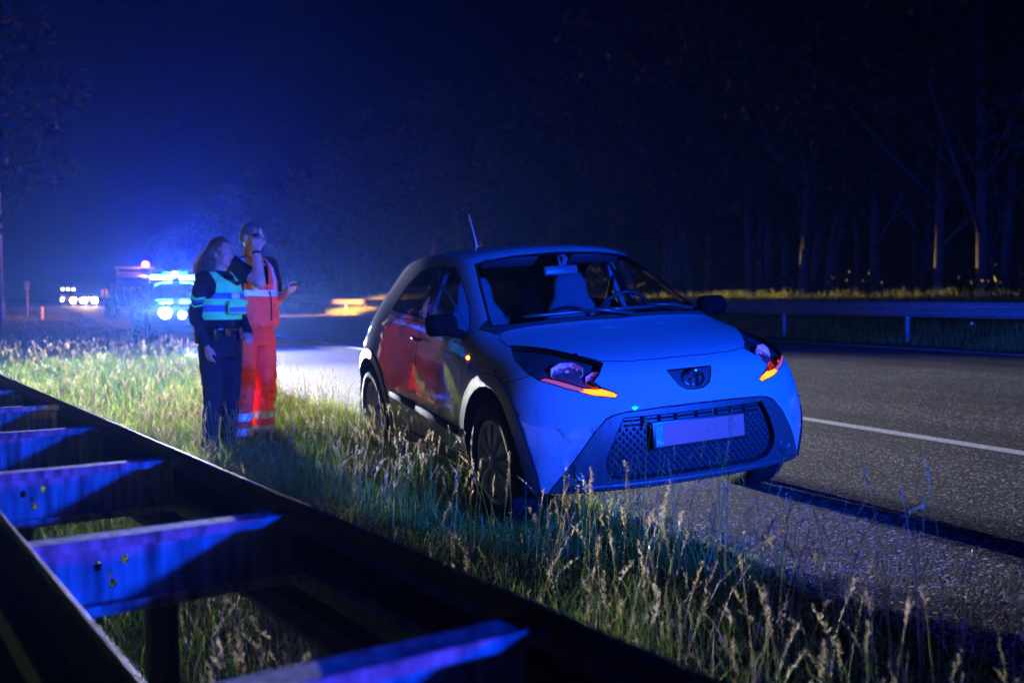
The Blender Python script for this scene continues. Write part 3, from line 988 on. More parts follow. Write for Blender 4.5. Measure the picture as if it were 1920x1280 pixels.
# splitter under the bumper
bm = bmesh.new()
tube(bm, [(front_x(y, .262) + .006 - .0 * abs(y), y, .262) for y in np.linspace(-.66, .66, 17)], [(.012, .014)] * 17, 8)
bobj('bumper_lip', bm, CLAD, CAR)

# mirrors
for s in (-1, 1):
    bm = bmesh.new()
    box(bm, (-.47, s * .910, 1.045), (.14, .205, .140), Matrix.Rotation(s * R(-8), 3, 'Z'))
    for v in bm.verts:
        if v.co.x > -.47: v.co = Vector((v.co.x - .03, s * .918 + (v.co.y - s * .918) * .78, 1.05 + (v.co.z - 1.05) * .72))
    bmesh.ops.bevel(bm, geom=bm.edges[:], offset=.042, segments=5, profile=.5, affect='EDGES')
    tube(bm, [(-.46, s * .80, .985), (-.465, s * .86, 1.0), (-.47, s * .90, 1.02)], [.028, .024, .03], 8)
    mo = bobj('wing_mirror', bm, mat('mirror_shell', (.005, .005, .006), .9, spec=0), CAR)
    bm = bmesh.new(); ball(bm, (-.508, s * .915, 1.045), (.004, .088, .056), seg=16); bobj('mirror_glass', bm, CHROME, mo)
# side repeater lamp on the front wing
SB = BVHTree.FromBMesh(SHELL)
for s in (-1, 1):
    h = SB.ray_cast(Vector((-.33, s * 2, .862)), Vector((0, -s, 0)))[0]
    bm = bmesh.new(); ball(bm, h, (.020, .009, .011), seg=10); bobj('side_indicator', bm, emis('amber_repeater', (1, .25, .015), 22), CAR)
# roof antenna
bm = bmesh.new()
tube(bm, [(-2.20, 0, 1.485), (-2.235, 0, 1.512), (-2.25, 0, 1.53)], [.024, .018, .006], 10)
tube(bm, [(-2.245, 0, 1.525), (-2.30, 0, 1.63), (-2.385, 0, 1.775)], [.0065, .006, .005], 6)
bobj('antenna', bm, mat('antenna_grey', (.40, .40, .42), .3), CAR)
# wipers lie on the glass
WB = BVHTree.FromBMesh(extract(SHELL, (1, 2)))
def on_glass(y, z):
    h = WB.ray_cast(Vector((2, y, z)), Vector((-1, 0, 0)))
    return (h[0] if h[0] else Vector((-.3, y, z))) + Vector((.012, 0, .012))
for (y0, z0, y1, z1, yp) in ((-.52, 1.062, .02, 1.075, .10), (-.02, 1.072, .50, 1.072, .56)):
    bm = bmesh.new()
    pts = [on_glass(y0 + (y1 - y0) * k / 6, z0 + (z1 - z0) * k / 6) for k in range(7)]
    tube(bm, pts, (.008, .005) and [(.006, .011)] * 7, 6)
    a = on_glass((y0 + y1) / 2, (z0 + z1) / 2) + Vector((.014, 0, .014))
    tube(bm, [on_glass(yp, 1.035) + Vector((.02, 0, .01)), (on_glass(yp, 1.035) + a) / 2 + Vector((.015, 0, .015)), a], [.012, .009, .006], 6)
    bobj('wiper', bm, mat('wiper_black', (.03, .03, .032), .35), CAR)
# seals and bright edges of the windscreen are in the panels; interior
bm = bmesh.new()
box(bm, (-.44, 0, .93), (.36, 1.36, .16), bev=.05); box(bm, (-.55, .36, 1.015), (.16, .38, .07), bev=.03); box(bm, (-.60, 0, .85), (.16, .34, .25), bev=.03)
bobj('dashboard', bm, TRIM, CAR)
bm = bmesh.new()
Ms = Matrix.Translation((-.69, .36, 1.0)) @ Matrix.Rotation(R(-62), 4, 'Y')
pts = [Ms @ Vector((.185 * math.cos(a), .185 * math.sin(a), 0)) for a in np.linspace(0, 2 * math.pi, 29)]
tube(bm, pts, .014, 8, caps=False)
for a in (0.0, math.pi, -math.pi / 2): tube(bm, [Ms @ Vector((0, 0, -.02)), Ms @ Vector((.18 * math.sin(a) , .18 * math.cos(a), 0))], .012, 6)
ball(bm, Ms @ Vector((0, 0, -.02)), (.06, .07, .05), seg=12)
bobj('steering_wheel', bm, TRIM, CAR)
for s in (-1, 1):
    st = bpy.data.objects.new('seat', None); COL.objects.link(st); st.parent = CAR; st.location = (-1.12, s * .36, .45)
    bm = bmesh.new(); box(bm, (0.12, 0, .06), (.50, .50, .14), bev=.05); bobj('seat_cushion', bm, FABRIC, st)
    bm = bmesh.new(); tube(bm, [(-.14, 0, .08), (-.18, 0, .28), (-.23, 0, .48), (-.26, 0, .60), (-.28, 0, .68), (-.29, 0, .78), (-.295, 0, .84)], [(.24, .06), (.25, .065), (.235, .06), (.19, .05), (.135, .045), (.125, .045), (.09, .03)], 16)
    bobj('seat_back', bm, mat('seat_fabric_pale', (.085, .09, .105), .85, bump=.2, bscale=300, spec=.1), st)
    bm = bmesh.new(); box(bm, (-1.31, s * .655, 1.19), (.07, .04, .36), Matrix.Rotation(s * R(24), 3, 'X'), bev=.015); bobj('pillar_trim', bm, PALE if s > 0 else TRIM, CAR)  # trim added to show a lit strip: pale on one side, dark opposite
    bm = bmesh.new(); tube(bm, [(-1.27, s * .63, 1.26), (-1.2, s * .52, 1.02), (-1.15, s * .46, .85)], [(.022, .004)] * 3, 6); bobj('seat_belt', bm, FABRIC, CAR)
bm = bmesh.new(); box(bm, (-1.95, 0, .72), (.16, 1.15, .55), Matrix.Rotation(R(-14), 3, 'Y'), bev=.06); box(bm, (-1.72, 0, .5), (.5, 1.2, .14), bev=.05)
bobj('rear_seat', bm, FABRIC, CAR)
bm = bmesh.new(); box(bm, (-.80, .0, 1.318), (.035, .235, .062), Matrix.Rotation(R(-12), 3, 'Y'), bev=.014); tube(bm, [(-.80, 0, 1.34), (-.83, 0, 1.41)], .01, 6)
bobj('interior_mirror', bm, mat('mirror_back', (.12, .12, .13), .4), CAR)
bm = bmesh.new(); box(bm, (-.86, .05, 1.385), (.05, .035, .05), Matrix.Rotation(R(35), 3, 'Y')); bobj('camera_sticker', bm, PALE, CAR, smooth=False)
for s in (-1, 1):
    bm = bmesh.new(); box(bm, (-.92, s * .30, 1.385), (.012, .36, .11), Matrix.Rotation(R(62), 3, 'Y'), bev=.005); bobj('sun_visor', bm, FABRIC, CAR)

# ================================================================== PEOPLE
SKIN = mat('skin', (.42, .25, .18), .5, spec=.35)
HAIR_F = mat('hair_brown', (.12, .08, .05), .35, spec=1.0)
HAIR_M = mat('hair_grey', (.10, .09, .085), .5, spec=.5)
NAVY = mat('navy_uniform', (.010, .012, .022), .85, var=.3, vscale=12, bump=.35, bscale=22, spec=.12)
LEATHER = mat('black_leather', (.008, .008, .009), .35)
HIVIS_O = mat('orange_fabric', (1.0, .085, .05), .75, var=.10, vscale=10, bump=.5, bscale=16, spec=.15)
HIVIS_O2 = mat('orange_trousers', (.95, .06, .03), .75, var=.12, vscale=9, bump=.6, bscale=14, spec=.15)
HIVIS_Y = mat('green_yellow_fabric', (.13, .95, .22), .7, var=.10, vscale=10, bump=.4, bscale=18, spec=.15)
REFL = mat('reflective_band', (.62, .66, .72), .35, metal=.25, bump=.1, bscale=200)
REFL_B = mat('blue_reflective_band', (.08, .14, .34), .4, bump=.1, bscale=200)
EYEW = mat('eye', (.38, .36, .35), .2, coat=1)
EYED = mat('iris', (.02, .015, .012), .1, coat=1)
LIP = mat('lips', (.30, .10, .09), .45)

def head(bm, c, f, s=1.0):
    """skull, jaw, nose, brow and ears added round the head centre c, looking along +x (f is a rotation)"""
    q = f.to_3x3()
    P = lambda x, y, z: Vector(c) + q @ Vector((x * s, y * s, z * s))
    rot = q
    ball(bm, P(-.012, 0, .022), (.098 * s, .077 * s, .100 * s), rot, 20)
    ball(bm, P(.022, 0, -.040), (.070 * s, .060 * s, .075 * s), rot, 16)
    ball(bm, P(.056, 0, -.088), (.028 * s, .030 * s, .024 * s), rot, 12)      # chin
    capsule(bm, P(.086, 0, .012), .010 * s, P(.108, 0, -.030), .015 * s)        # nose
    for k in (-1, 1):
        capsule(bm, P(.082, k * .014, .026), .011 * s, P(.062, k * .052, .022), .011 * s)   # brow
        ball(bm, P(.058, k * .046, -.028), (.024 * s, .020 * s, .024 * s), rot, 10)   # cheek
        ball(bm, P(-.012, k * .078, -.008), (.020 * s, .010 * s, .034 * s), rot, 10)  # ear
        ball(bm, P(.094, k * .012, -.034), (.012 * s, .010 * s, .009 * s), rot, 8)
    capsule(bm, P(.082, -.018, -.060), .009 * s, P(.082, .018, -.060), .009 * s)
    return P

def face_bits(P, parent):
    for k in (-1, 1):
        bm = bmesh.new(); ball(bm, P(.0685, k * .031, .004), (.013, .013, .0085), seg=10); e = bobj('eye', bm, EYEW, parent)
        bm = bmesh.new(); ball(bm, P(.0805, k * .031, .004), (.003, .0055, .006), seg=8); bobj('iris', bm, EYED, e)
    bm = bmesh.new(); capsule(bm, P(.090, -.018, -.062), .0045, P(.090, .018, -.062), .0045, 8); bobj('mouth', bm, LIP, parent)

def hand(bm, wrist, along, palm, s=1.0, curl=(.5, .5, .55, .6), thumb=.5, side=1):
    """palm and five bent fingers; along = direction of the fingers, palm = palm normal, side = which side the thumb is on"""
    a = Vector(along).normalized(); n = Vector(palm); n = (n - a * n.dot(a)).normalized(); w = a.cross(n) * side
    wr = Vector(wrist)
    tube(bm, [wr - a * .01, wr + a * .025 * s, wr + a * .060 * s, wr + a * .092 * s], [(.020 * s, .020 * s), (.030 * s, .018 * s), (.041 * s, .016 * s), (.040 * s, .013 * s)], 10) if False else None
    for q in np.linspace(-1, 1, 4):
        capsule(bm, wr + w * (q * .014 * s), .0165 * s, wr + a * .090 * s + w * (q * .031 * s), .0125 * s)
    for i, (q, L) in enumerate(zip((1, .36, -.30, -.95), (.072, .080, .074, .058))):
        p = wr + a * .090 * s + w * (q * .031 * s)
        d = a.copy(); c = curl[i]
        for j, (fl, rr) in enumerate(((.46, .0100), (.31, .0092), (.23, .0084))):
            ax = w * -1 if side > 0 else w
            d = (Matrix.Rotation(c * (1.0 if j else .9), 3, a.cross(n)) @ d) if True else d
            e = p + d * (L * fl * s)
            capsule(bm, p, rr * s, e, (rr - .0007) * s, 8)
            p = e
    t0 = wr + a * .030 * s + w * .026 * s
    d1 = (a * .62 + w * .72 + n * .30 * thumb).normalized()
    t1 = t0 + d1 * .040 * s
    d2 = (a * .90 + w * .15 + n * .75 * thumb).normalized()
    t2 = t1 + d2 * .032 * s
    capsule(bm, t0, .0155 * s, t1, .0118 * s, 8); capsule(bm, t1, .0115 * s, t2, .0095 * s, 8); capsule(bm, t2, .0095 * s, t2 + d2 * .022 * s, .0082 * s, 8)

from mathutils import noise as mnoise
def folds(bm, amp, sc, seed=0.0, zamp=None):
    bm.normal_update()
    mv = []
    for v in bm.verts:
        c = v.co
        q = Vector((c.x * sc[0] + seed, c.y * sc[1], c.z * sc[2] + seed * .7))
        d = mnoise.noise(q) + .5 * mnoise.noise(q * 2.1 + Vector((3, 1, 2)))
        d = -abs(d) * 1.6 + .5
        mv.append((v, v.normal * (d * amp * (zamp(c.z) if zamp else 1))))
    for v, d in mv: v.co += d
    return bm

def carve(bm, pts, filt=None, U=(0, 1, 0), V=(0, 0, 1)):
    """cut a clean outline out of a garment and drop what lies inside it"""
    L = bm.faces.layers.int.get('tag') or bm.faces.layers.int.new('tag')
    cut(bm, pts, U, V, 77, src=(0,), filt=filt)
    bmesh.ops.delete(bm, geom=[f for f in bm.faces if f[L] == 77], context='FACES')

def split_z(bm, zs, mats):
    """cut a garment at heights zs; faces between zs[i] and zs[i+1] take mats[i]"""
    for z in zs:
        bmesh.ops.bisect_plane(bm, geom=bm.verts[:] + bm.edges[:] + bm.faces[:], dist=1e-6, plane_co=(0, 0, z), plane_no=(0, 0, 1))

def take(bm, test):
    nb = bm.copy()
    bmesh.ops.delete(nb, geom=[f for f in nb.faces if not test(f.calc_center_median())], context='FACES')
    bmesh.ops.delete(bm, geom=[f for f in bm.faces if test(f.calc_center_median())], context='FACES')
    return nb

def garment(name, bm, m, parent, thick=.006):
    o = bobj(name, bm, m, parent, normals=False)
    md = o.modifiers.new('thickness', 'SOLIDIFY'); md.thickness = thick; md.offset = 0.5
    return o

def band(name, bm, m, parent, push=.003):
    bm.normal_update()
    for v in bm.verts: v.co += v.normal * push
    return garment(name, bm, m, parent, .004)

# ------------------------------------------------------------------ police officer, woman
WO = empty('person', (-2.25, 7.66, -.04), R(-30), 'woman in dark uniform and green hi-vis vest with long curly hair, arms down', 'person')
bm = bmesh.new()
hq = Matrix.Rotation(R(12), 3, 'Z')
Ph = head(bm, (.028, 0, 1.578), hq, .95)
capsule(bm, (0, 0, 1.40), .062, (.018, 0, 1.52), .052)
tube(bm, [(0, 0, .84), (0, 0, .95), (.0, 0, 1.10), (.012, 0, 1.25), (0, 0, 1.37), (-.005, 0, 1.43)], [(.15, .115), (.165, .12), (.13, .10), (.15, .115), (.15, .10), (.07, .06)], 20)
armR = [(0, -.170, 1.375), (-.045, -.222, 1.10), (.075, -.215, .885)]
armL = [(0, .175, 1.375), (-.02, .24, 1.11), (.14, .18, .96)]
for A in (armR, armL):
    capsule(bm, A[0], .052, A[1], .038); capsule(bm, A[1], .038, A[2], .025)
hand(bm, armR[2], (.22, .03, -1), (.1, 1, 0), .92, (.35, .4, .45, .5), .5, 1)
hand(bm, armL[2], (.75, -.6, -.25), (0, -.4, -1), .92, (.3, .35, .4, .45), .5, -1)
for s in (-1, 1):
    capsule(bm, (0, s * .085, .86), .085, (.01, s * .095, .48), .055); capsule(bm, (.01, s * .095, .48), .055, (-.02, s * .10, .10), .036)
    capsule(bm, (-.03, s * .10, .06), .030, (.05, s * .108, .055), .026)
body = bobj('body', remesh(bm, .0085, 3), SKIN, WO)
face_bits(lambda x, y, z: Vector((.028, 0, 1.578)) + hq @ Vector((x * .95, y * .95, z * .95)), WO)
# shirt
bm = bmesh.new()
tube(bm, [(0, 0, .93), (0, 0, 1.06), (.0, 0, 1.14), (.014, 0, 1.25), (.002, 0, 1.36), (-.004, 0, 1.41), (0, 0, 1.45)], [(.175, .135), (.165, .13), (.165, .13), (.182, .145), (.172, .118), (.115, .085), (.066, .064)], 24)
for A in (armR, armL):
    capsule(bm, A[0], .070, A[1], .056); capsule(bm, A[1], .055, Vector(A[1]).lerp(Vector(A[2]), .92), .043)
sh = folds(remesh(bm, .010, 4), .010, (9, 9, 14), 3)
bobj('shirt', sh, NAVY, WO)
# rank flashes on the near sleeve
for (k, m_, w) in ((0, HIVIS_Y, .022), (1, REFL_B, .014), (2, HIVIS_Y, .014)):
    f = bmesh.new()
    a, b = Vector(armR[0]), Vector(armR[1])
    c = a.lerp(b, .42 + k * .105)
    ax = (b - a).to_track_quat('Z', 'Y').to_matrix().to_4x4()
    n = 10
    v0 = []
    dn = (b - a).normalized()
    e1 = (Vector((.45, -1, 0)) - dn * dn.dot(Vector((.45, -1, 0)))).normalized(); e2 = dn.cross(e1)
    for q in range(n + 1):
        an = R(-62) + R(124) * q / n
        r = .0695 - .004 * k
        dz = .030 * (1 - abs(q / n - .5) * 2)
        p = c + e1 * (r * math.cos(an)) + e2 * (r * math.sin(an))
        v0.append((f.verts.new(p + dn * dz), f.verts.new(p + dn * (dz + w))))
    for x, y in zip(v0, v0[1:]): f.faces.new((x[0], y[0], y[1], x[1]))
    garment('sleeve_stripe', f, m_, WO, .003)
# trousers
bm = bmesh.new()
tube(bm, [(0, 0, .78), (0, 0, .88), (0, 0, .96), (0, 0, 1.045)], [(.175, .14), (.188, .15), (.178, .14), (.158, .125)], 24)
for s in (-1, 1):
    tube(bm, [(0, s * .09, .86), (.012, s * .094, .66), (.015, s * .097, .48), (-.005, s * .10, .28), (-.02, s * .103, .085)], [(.106, .118), (.094, .102), (.073, .078), (.066, .072), (.060, .068)], 18)
bobj('trousers', folds(remesh(bm, .011, 4), .014, (8, 8, 9), 5, lambda z: smoothst(1.0, .8, z) * .6 + .4 * smoothst(.4, .1, z)), NAVY, WO)
# vest: sleeveless shell with stripes
bm = bmesh.new()
tube(bm, [(0, 0, 1.07), (.0, 0, 1.13), (.016, 0, 1.24), (.008, 0, 1.34), (-.004, 0, 1.43)], [(.192, .156), (.196, .160), (.205, .172), (.180, .142), (.118, .082)], 36)
ve = remesh(bm, .010, 2)
for z in (1.075, 1.135, 1.185, 1.232, 1.275):
    split_z(ve, [z], None)
carve(ve, [(-.4, 1.0), (.4, 1.0), (.4, 1.075), (-.4, 1.075)])
carve(ve, [(-.4, 1.438), (.4, 1.438), (.4, 1.6), (-.4, 1.6)])
for s in (-1, 1):
    carve(ve, [(s * .40, 1.225), (s * .40, 1.45), (s * .118, 1.45), (s * .128, 1.38), (s * .138, 1.32), (s * .155, 1.27), (s * .185, 1.235)])
carve(ve, [(-.095, 1.45), (-.075, 1.405), (-.045, 1.372), (0, 1.358), (.045, 1.372), (.075, 1.405), (.095, 1.45)], lambda f: f.calc_center_median().x > -.02)
b1 = take(ve, lambda c: 1.135 < c.z < 1.185)
b2 = take(ve, lambda c: 1.232 < c.z < 1.275)
vest = garment('vest', ve, HIVIS_Y, WO)
band('reflective_band', b1, REFL_B, vest); band('reflective_band', b2, REFL_B, vest)
bm = bmesh.new(); box(bm, (.205, -.02, 1.254), (.012, .085, .040), bev=.004); bobj('name_panel', bm, REFL, vest)
bm = bmesh.new(); box(bm, (.212, -.015, 1.165), (.028, .19, .10), bev=.010); bobj('pocket', bm, HIVIS_Y, vest)
bm = bmesh.new(); box(bm, (.229, -.015, 1.205), (.012, .20, .030), bev=.006); bobj('pocket_flap', bm, HIVIS_Y, vest)
bm = bmesh.new(); box(bm, (.229, -.015, 1.150), (.006, .188, .038), bev=.002); bobj('pocket_band', bm, REFL_B, vest)
bm = bmesh.new(); tube(bm, [(.125, -.02, 1.41), (.16, -.005, 1.37), (.185, .02, 1.345), (.175, .06, 1.36)], [(.020, .014)] * 4, 10); bobj('radio_cord', bm, LEATHER, WO)
# belt with radio, torch and holster
bm = bmesh.new()
n = 32
ring = [(.187 * math.cos(2 * math.pi * k / n) * .82, .187 * math.sin(2 * math.pi * k / n) * 1.0, 1.0 + .0) for k in range(n + 1)]
tube(bm, ring, [(.006, .024)] * (n + 1), 6, caps=False)
belt = bobj('belt', bm, LEATHER, WO)
for (a, c, sz) in (((.06), (.10, -.155, .965), (.05, .04, .10)), (0, (.145, -.06, .975), (.04, .06, .08)), (0, (.14, .09, .965), (.045, .05, .11)), (0, (.02, .195, .88), (.07, .045, .22)), (0, (-.05, -.19, .95), (.05, .04, .12))):
    f = bmesh.new(); box(f, c, sz, bev=.010); bobj('belt_pouch', f, LEATHER, belt)
for s in (-1, 1):
    bm = bmesh.new()
    capsule(bm, (-.03, s * .103, .06), .055, (.10, s * .118, .045), .046); capsule(bm, (-.02, s * .103, .10), .062, (-.02, s * .103, .17), .060)
    box(bm, (.04, s * .112, .012), (.27, .095, .024), Matrix.Rotation(s * R(6), 3, 'Z'), bev=.01)
    bobj('boot', remesh(bm, .010, 3), LEATHER, WO)
# long curly hair: a cap and many wavy strands tied at the nape and falling down the back
bm = bmesh.new()
hc = Vector((.028, 0, 1.578))
ball(bm, hc + hq @ Vector((-.022, 0, .030)), (.100, .083, .099), hq, 20)
ball(bm, hc + hq @ Vector((-.06, 0, -.01)), (.062, .070, .085), hq, 14)
cap = remesh(bm, .008, 2)
inv = hq.inverted()
bmesh.ops.delete(cap, geom=[f for f in cap.faces if (inv @ (f.calc_center_median() - hc)).x > .045 + .25 * (inv @ (f.calc_center_median() - hc)).z * .0 and (inv @ (f.calc_center_median() - hc)).z < .085], context='FACES')
hair = bobj('hair', cap, HAIR_F, WO)
bm = bmesh.new()
rr = random.Random(3)
for k in range(760):
    ang = rr.uniform(-math.pi * .60, math.pi * .60)
    st = hc + hq @ Vector((-.03 - .088 * math.cos(ang) * rr.uniform(.8, 1.0), .080 * math.sin(ang), rr.uniform(-.07, .06)))
    L = rr.uniform(.14, .33)
    ph, fr, am = rr.uniform(0, 6.28), rr.uniform(9, 20), rr.uniform(.004, .012)
    dr = Vector((-.045 + rr.uniform(-.05, .04), (-.03 if rr.random() < .75 else .03) + rr.uniform(-.055, .055), 0))
    pts = []
    for i in range(12):
        t = i / 11
        bow = math.sin(t * 2.2) * 1.15
        p = st + Vector((dr.x * bow, dr.y * bow, -L * t)) + Vector((math.sin(ph + fr * t) * am * t ** .5, math.cos(ph * 1.7 + fr * t) * am * t ** .5, 0))
        pts.append(p)
    tube(bm, pts, [.0030, .0029, .0028, .0027, .0026, .0025, .0024, .0022, .002, .0017, .0012, .0006], 3, caps=False)
for k in range(90):                              # fly-away hairs round the head
    d = Vector((rr.uniform(-1, .3), rr.uniform(-1, 1), rr.uniform(.1, 1))).normalized()
    p = hc + hq @ Vector((-.02 + d.x * .098, d.y * .083, .03 + d.z * .098))
    tube(bm, [p - d * .004, p + d * .006 + Vector((-.006, 0, .001)), p + d * rr.uniform(.006, .012) + Vector((rr.uniform(-.03, -.008), rr.uniform(-.012, .012), -.012))], [.0012, .0009, .0004], 3, caps=False)
tag(bobj('strands', bm, HAIR_F, hair), kind='stuff')

# ------------------------------------------------------------------ road worker, man
MA = empty('person', (-2.17, 8.28, -.035), R(-34), 'man in orange hi-vis vest and trousers holding a radio up to his face', 'person')
bm = bmesh.new()
WO.scale = (.94, .92, 1)
hm = (.035, 0, 1.725)
hqm = Matrix.Rotation(R(6), 3, 'Z') @ Matrix.Rotation(R(6), 3, 'Y')
head(bm, hm, hqm, 1.03)
capsule(bm, (-.005, 0, 1.53), .070, (.02, 0, 1.66), .062)
tube(bm, [(0, 0, .92), (0, 0, 1.05), (.01, 0, 1.20), (.012, 0, 1.38), (0, 0, 1.50), (-.005, 0, 1.57)], [(.16, .12), (.165, .125), (.17, .13), (.185, .135), (.17, .115), (.08, .07)], 20)
aR = [(0, -.200, 1.505), (.315, -.190, 1.360), (.225, -.135, 1.615)]
aL = [(0, .200, 1.505), (.02, .275, 1.215), (.225, .190, 1.275)]
capsule(bm, aR[0], .062, aR[1], .050); capsule(bm, aR[1], .054, aR[2], .033)
capsule(bm, aL[0], .062, aL[1], .047); capsule(bm, aL[1], .048, aL[2], .030)
hand(bm, aR[2], (-.16, .18, 1), (-.6, .75, 0), 1.05, (.55, .75, .85, .95), .6, -1)
hand(bm, aL[2], (.85, -.28, .22), (-.1, -.25, 1), 1.05, (.55, .6, .65, .7), .9, -1)
for s in (-1, 1):
    capsule(bm, (0, s * .095, .93), .09, (.01, s * .11, .52), .06); capsule(bm, (.01, s * .11, .52), .06, (-.02, s * .12, .11), .04)
    capsule(bm, (-.03, s * .12, .065), .033, (.06, s * .128, .06), .028)
bobj('body', remesh(bm, .0085, 3), SKIN, MA)
face_bits(lambda x, y, z: Vector(hm) + hqm @ Vector((x * 1.03, y * 1.03, z * 1.03)), MA)
bm = bmesh.new()
hmv = Vector(hm); inv = hqm.inverted()
ball(bm, hmv + hqm @ Vector((-.018, 0, .030)), (.104, .084, .103), hqm, 20)
ball(bm, hmv + hqm @ Vector((-.06, 0, -.015)), (.058, .070, .075), hqm, 14)
cap = remesh(bm, .008, 2)
bmesh.ops.delete(cap, geom=[f for f in cap.faces if (lambda q: (q.x > .05 and q.z < .092) or q.z < -.045 or (q.x > .0 and q.z < .02))(inv @ (f.calc_center_median() - hmv))], context='FACES')
hairm = bobj('hair', cap, HAIR_M, MA)
bm = bmesh.new()
for k in range(420):
    d = Vector((rr.uniform(-1, .55), rr.uniform(-1, 1), rr.uniform(-.25, 1))).normalized()
    if d.x > .4 and d.z < .7: continue
    p = hmv + hqm @ Vector((-.018 + d.x * .104, d.y * .084, .03 + d.z * .103))
    tube(bm, [p - d * .004, p + d * rr.uniform(.004, .009) + Vector((rr.uniform(-.006, .006), rr.uniform(-.006, .006), 0))], [.0012, .0005], 3, caps=False)
tag(bobj('strands', bm, HAIR_M, hairm), kind='stuff')
# dark short-sleeved shirt
bm = bmesh.new()
tube(bm, [(0, 0, 1.05), (.005, 0, 1.20), (.015, 0, 1.36), (.004, 0, 1.47), (-.004, 0, 1.53), (0, 0, 1.575)], [(.18, .14), (.185, .145), (.20, .15), (.19, .125), (.13, .095), (.078, .072)], 24)
capsule(bm, aR[0], .080, Vector(aR[0]).lerp(Vector(aR[1]), .62), .072); capsule(bm, aL[0], .080, Vector(aL[0]).lerp(Vector(aL[1]), .62), .070)
bobj('shirt', remesh(bm, .010, 4), NAVY, MA)
# orange trousers with two bands on each shin
bm = bmesh.new()
tube(bm, [(0, 0, .84), (0, 0, .95), (0, 0, 1.03), (0, 0, 1.10)], [(.185, .15), (.198, .16), (.190, .150), (.175, .140)], 24)
for s in (-1, 1):
    tube(bm, [(0, s * .10, .93), (.015, s * .108, .72), (.03, s * .115, .52), (.0, s * .12, .34), (-.012, s * .122, .17), (-.01, s * .122, .095)], [(.112, .125), (.105, .115), (.09, .10), (.085, .095), (.09, .098), (.092, .10)], 20)
tr = folds(remesh(bm, .011, 4), .020, (9, 9, 12), 2, lambda z: .35 + .65 * smoothst(.75, .45, z))
for z in (.105, .165, .225, .290): split_z(tr, [z], None)
t1 = take(tr, lambda c: .105 < c.z < .165); t2 = take(tr, lambda c: .225 < c.z < .290)
bmesh.ops.delete(tr, geom=[f for f in tr.faces if f.calc_center_median().z < .06], context='FACES')
tro = garment('trousers', tr, HIVIS_O2, MA)
bm = bmesh.new(); box(bm, (.015, -.226, .70), (.14, .022, .18), bev=.009); box(bm, (.015, -.232, .775), (.15, .02, .05), bev=.008); bobj('pocket', bm, HIVIS_O2, tro)
for tb in (t1, t2):
    for s in (-1, 1):
        one = tb.copy()
        bmesh.ops.delete(one, geom=[f for f in one.faces if f.calc_center_median().y * s < 0], context='FACES')
        band('reflective_band', one, REFL, tro)
    tb.free()
bm = bmesh.new(); tube(bm, [(.0, -.245, .90), (.02, -.232, .72), (.03, -.222, .52), (.0, -.222, .34), (-.01, -.226, .24)], [(.016, .005)] * 5, 8); bobj('side_stripe', bm, REFL_B, tro)
# vest, bloused at the waist
bm = bmesh.new()
tube(bm, [(0, 0, .985), (.005, 0, 1.03), (.012, 0, 1.10), (.012, 0, 1.22), (.02, 0, 1.36), (.008, 0, 1.47), (-.004, 0, 1.55)], [(.205, .165), (.235, .195), (.232, .190), (.222, .178), (.222, .175), (.200, .148), (.135, .095)], 36)
ve = folds(remesh(bm, .010, 3), .016, (8, 8, 7), 9, lambda z: .3 + .7 * smoothst(1.25, 1.1, z))
for z in (.990, 1.245, 1.300): split_z(ve, [z], None)
for y in (-.135, -.085, .085, .135):
    bmesh.ops.bisect_plane(ve, geom=ve.verts[:] + ve.edges[:] + ve.faces[:], dist=1e-6, plane_co=(0, y, 0), plane_no=(0, 1, 0))
carve(ve, [(-.5, .8), (.5, .8), (.5, .990), (-.5, .990)])
carve(ve, [(-.5, 1.558), (.5, 1.558), (.5, 1.8), (-.5, 1.8)])
for s in (-1, 1):
    carve(ve, [(s * .5, 1.30), (s * .5, 1.60), (s * .145, 1.60), (s * .150, 1.50), (s * .158, 1.42), (s * .175, 1.35), (s * .21, 1.305)])
carve(ve, [(-.085, 1.60), (-.05, 1.48), (-.012, 1.345), (.012, 1.345), (.05, 1.48), (.085, 1.60)], lambda f: f.calc_center_median().x > 0)
b1 = take(ve, lambda c: 1.245 < c.z < 1.300)
b2 = take(ve, lambda c: c.z > 1.300 and .085 < abs(c.y) < .135)
vs_ = garment('vest', ve, HIVIS_O, MA)
band('reflective_band', b1, REFL, vs_); band('reflective_band', b2, REFL, vs_)
bm = bmesh.new(); tube(bm, [(.19, .03, 1.34), (.205, .035, 1.22), (.215, .03, 1.05)], [(.006, .004)] * 3, 6); tube(bm, [(.13, -.10, 1.44), (.19, -.03, 1.36), (.20, .04, 1.24)], .005, 6); bobj('zip', bm, NAVY, vs_)
bm = bmesh.new(); lathe(bm, [(.034, -.012), (.038, 0), (.034, .012)], Matrix.Translation(Vector(aR[1]).lerp(Vector(aR[2]), .90)) @ (Vector(aR[2]) - Vector(aR[1])).to_track_quat('Z', 'Y').to_matrix().to_4x4(), 20); bobj('bracelet', bm, LEATHER, MA)
for s in (-1, 1):
    bm = bmesh.new()
    capsule(bm, (-.03, s * .122, .065), .060, (.12, s * .137, .05), .050); capsule(bm, (-.02, s * .122, .10), .068, (-.02, s * .122, .16), .066)
    box(bm, (.05, s * .13, .014), (.30, .105, .028), Matrix.Rotation(s * R(6), 3, 'Z'), bev=.01)
    bobj('boot', remesh(bm, .010, 3), LEATHER, MA)
def at_man(v): return MA.matrix_basis @ Vector(v)
MA_M = Matrix.Translation((-2.17, 8.28, -.035)) @ Matrix.Rotation(R(-34), 4, 'Z')
bm = bmesh.new()
box(bm, (0, 0, 0), (.030, .052, .115), bev=.007); tube(bm, [(0, .016, .055), (0, .017, .115)], [.007, .005], 8); box(bm, (.016, 0, .02), (.004, .036, .03))
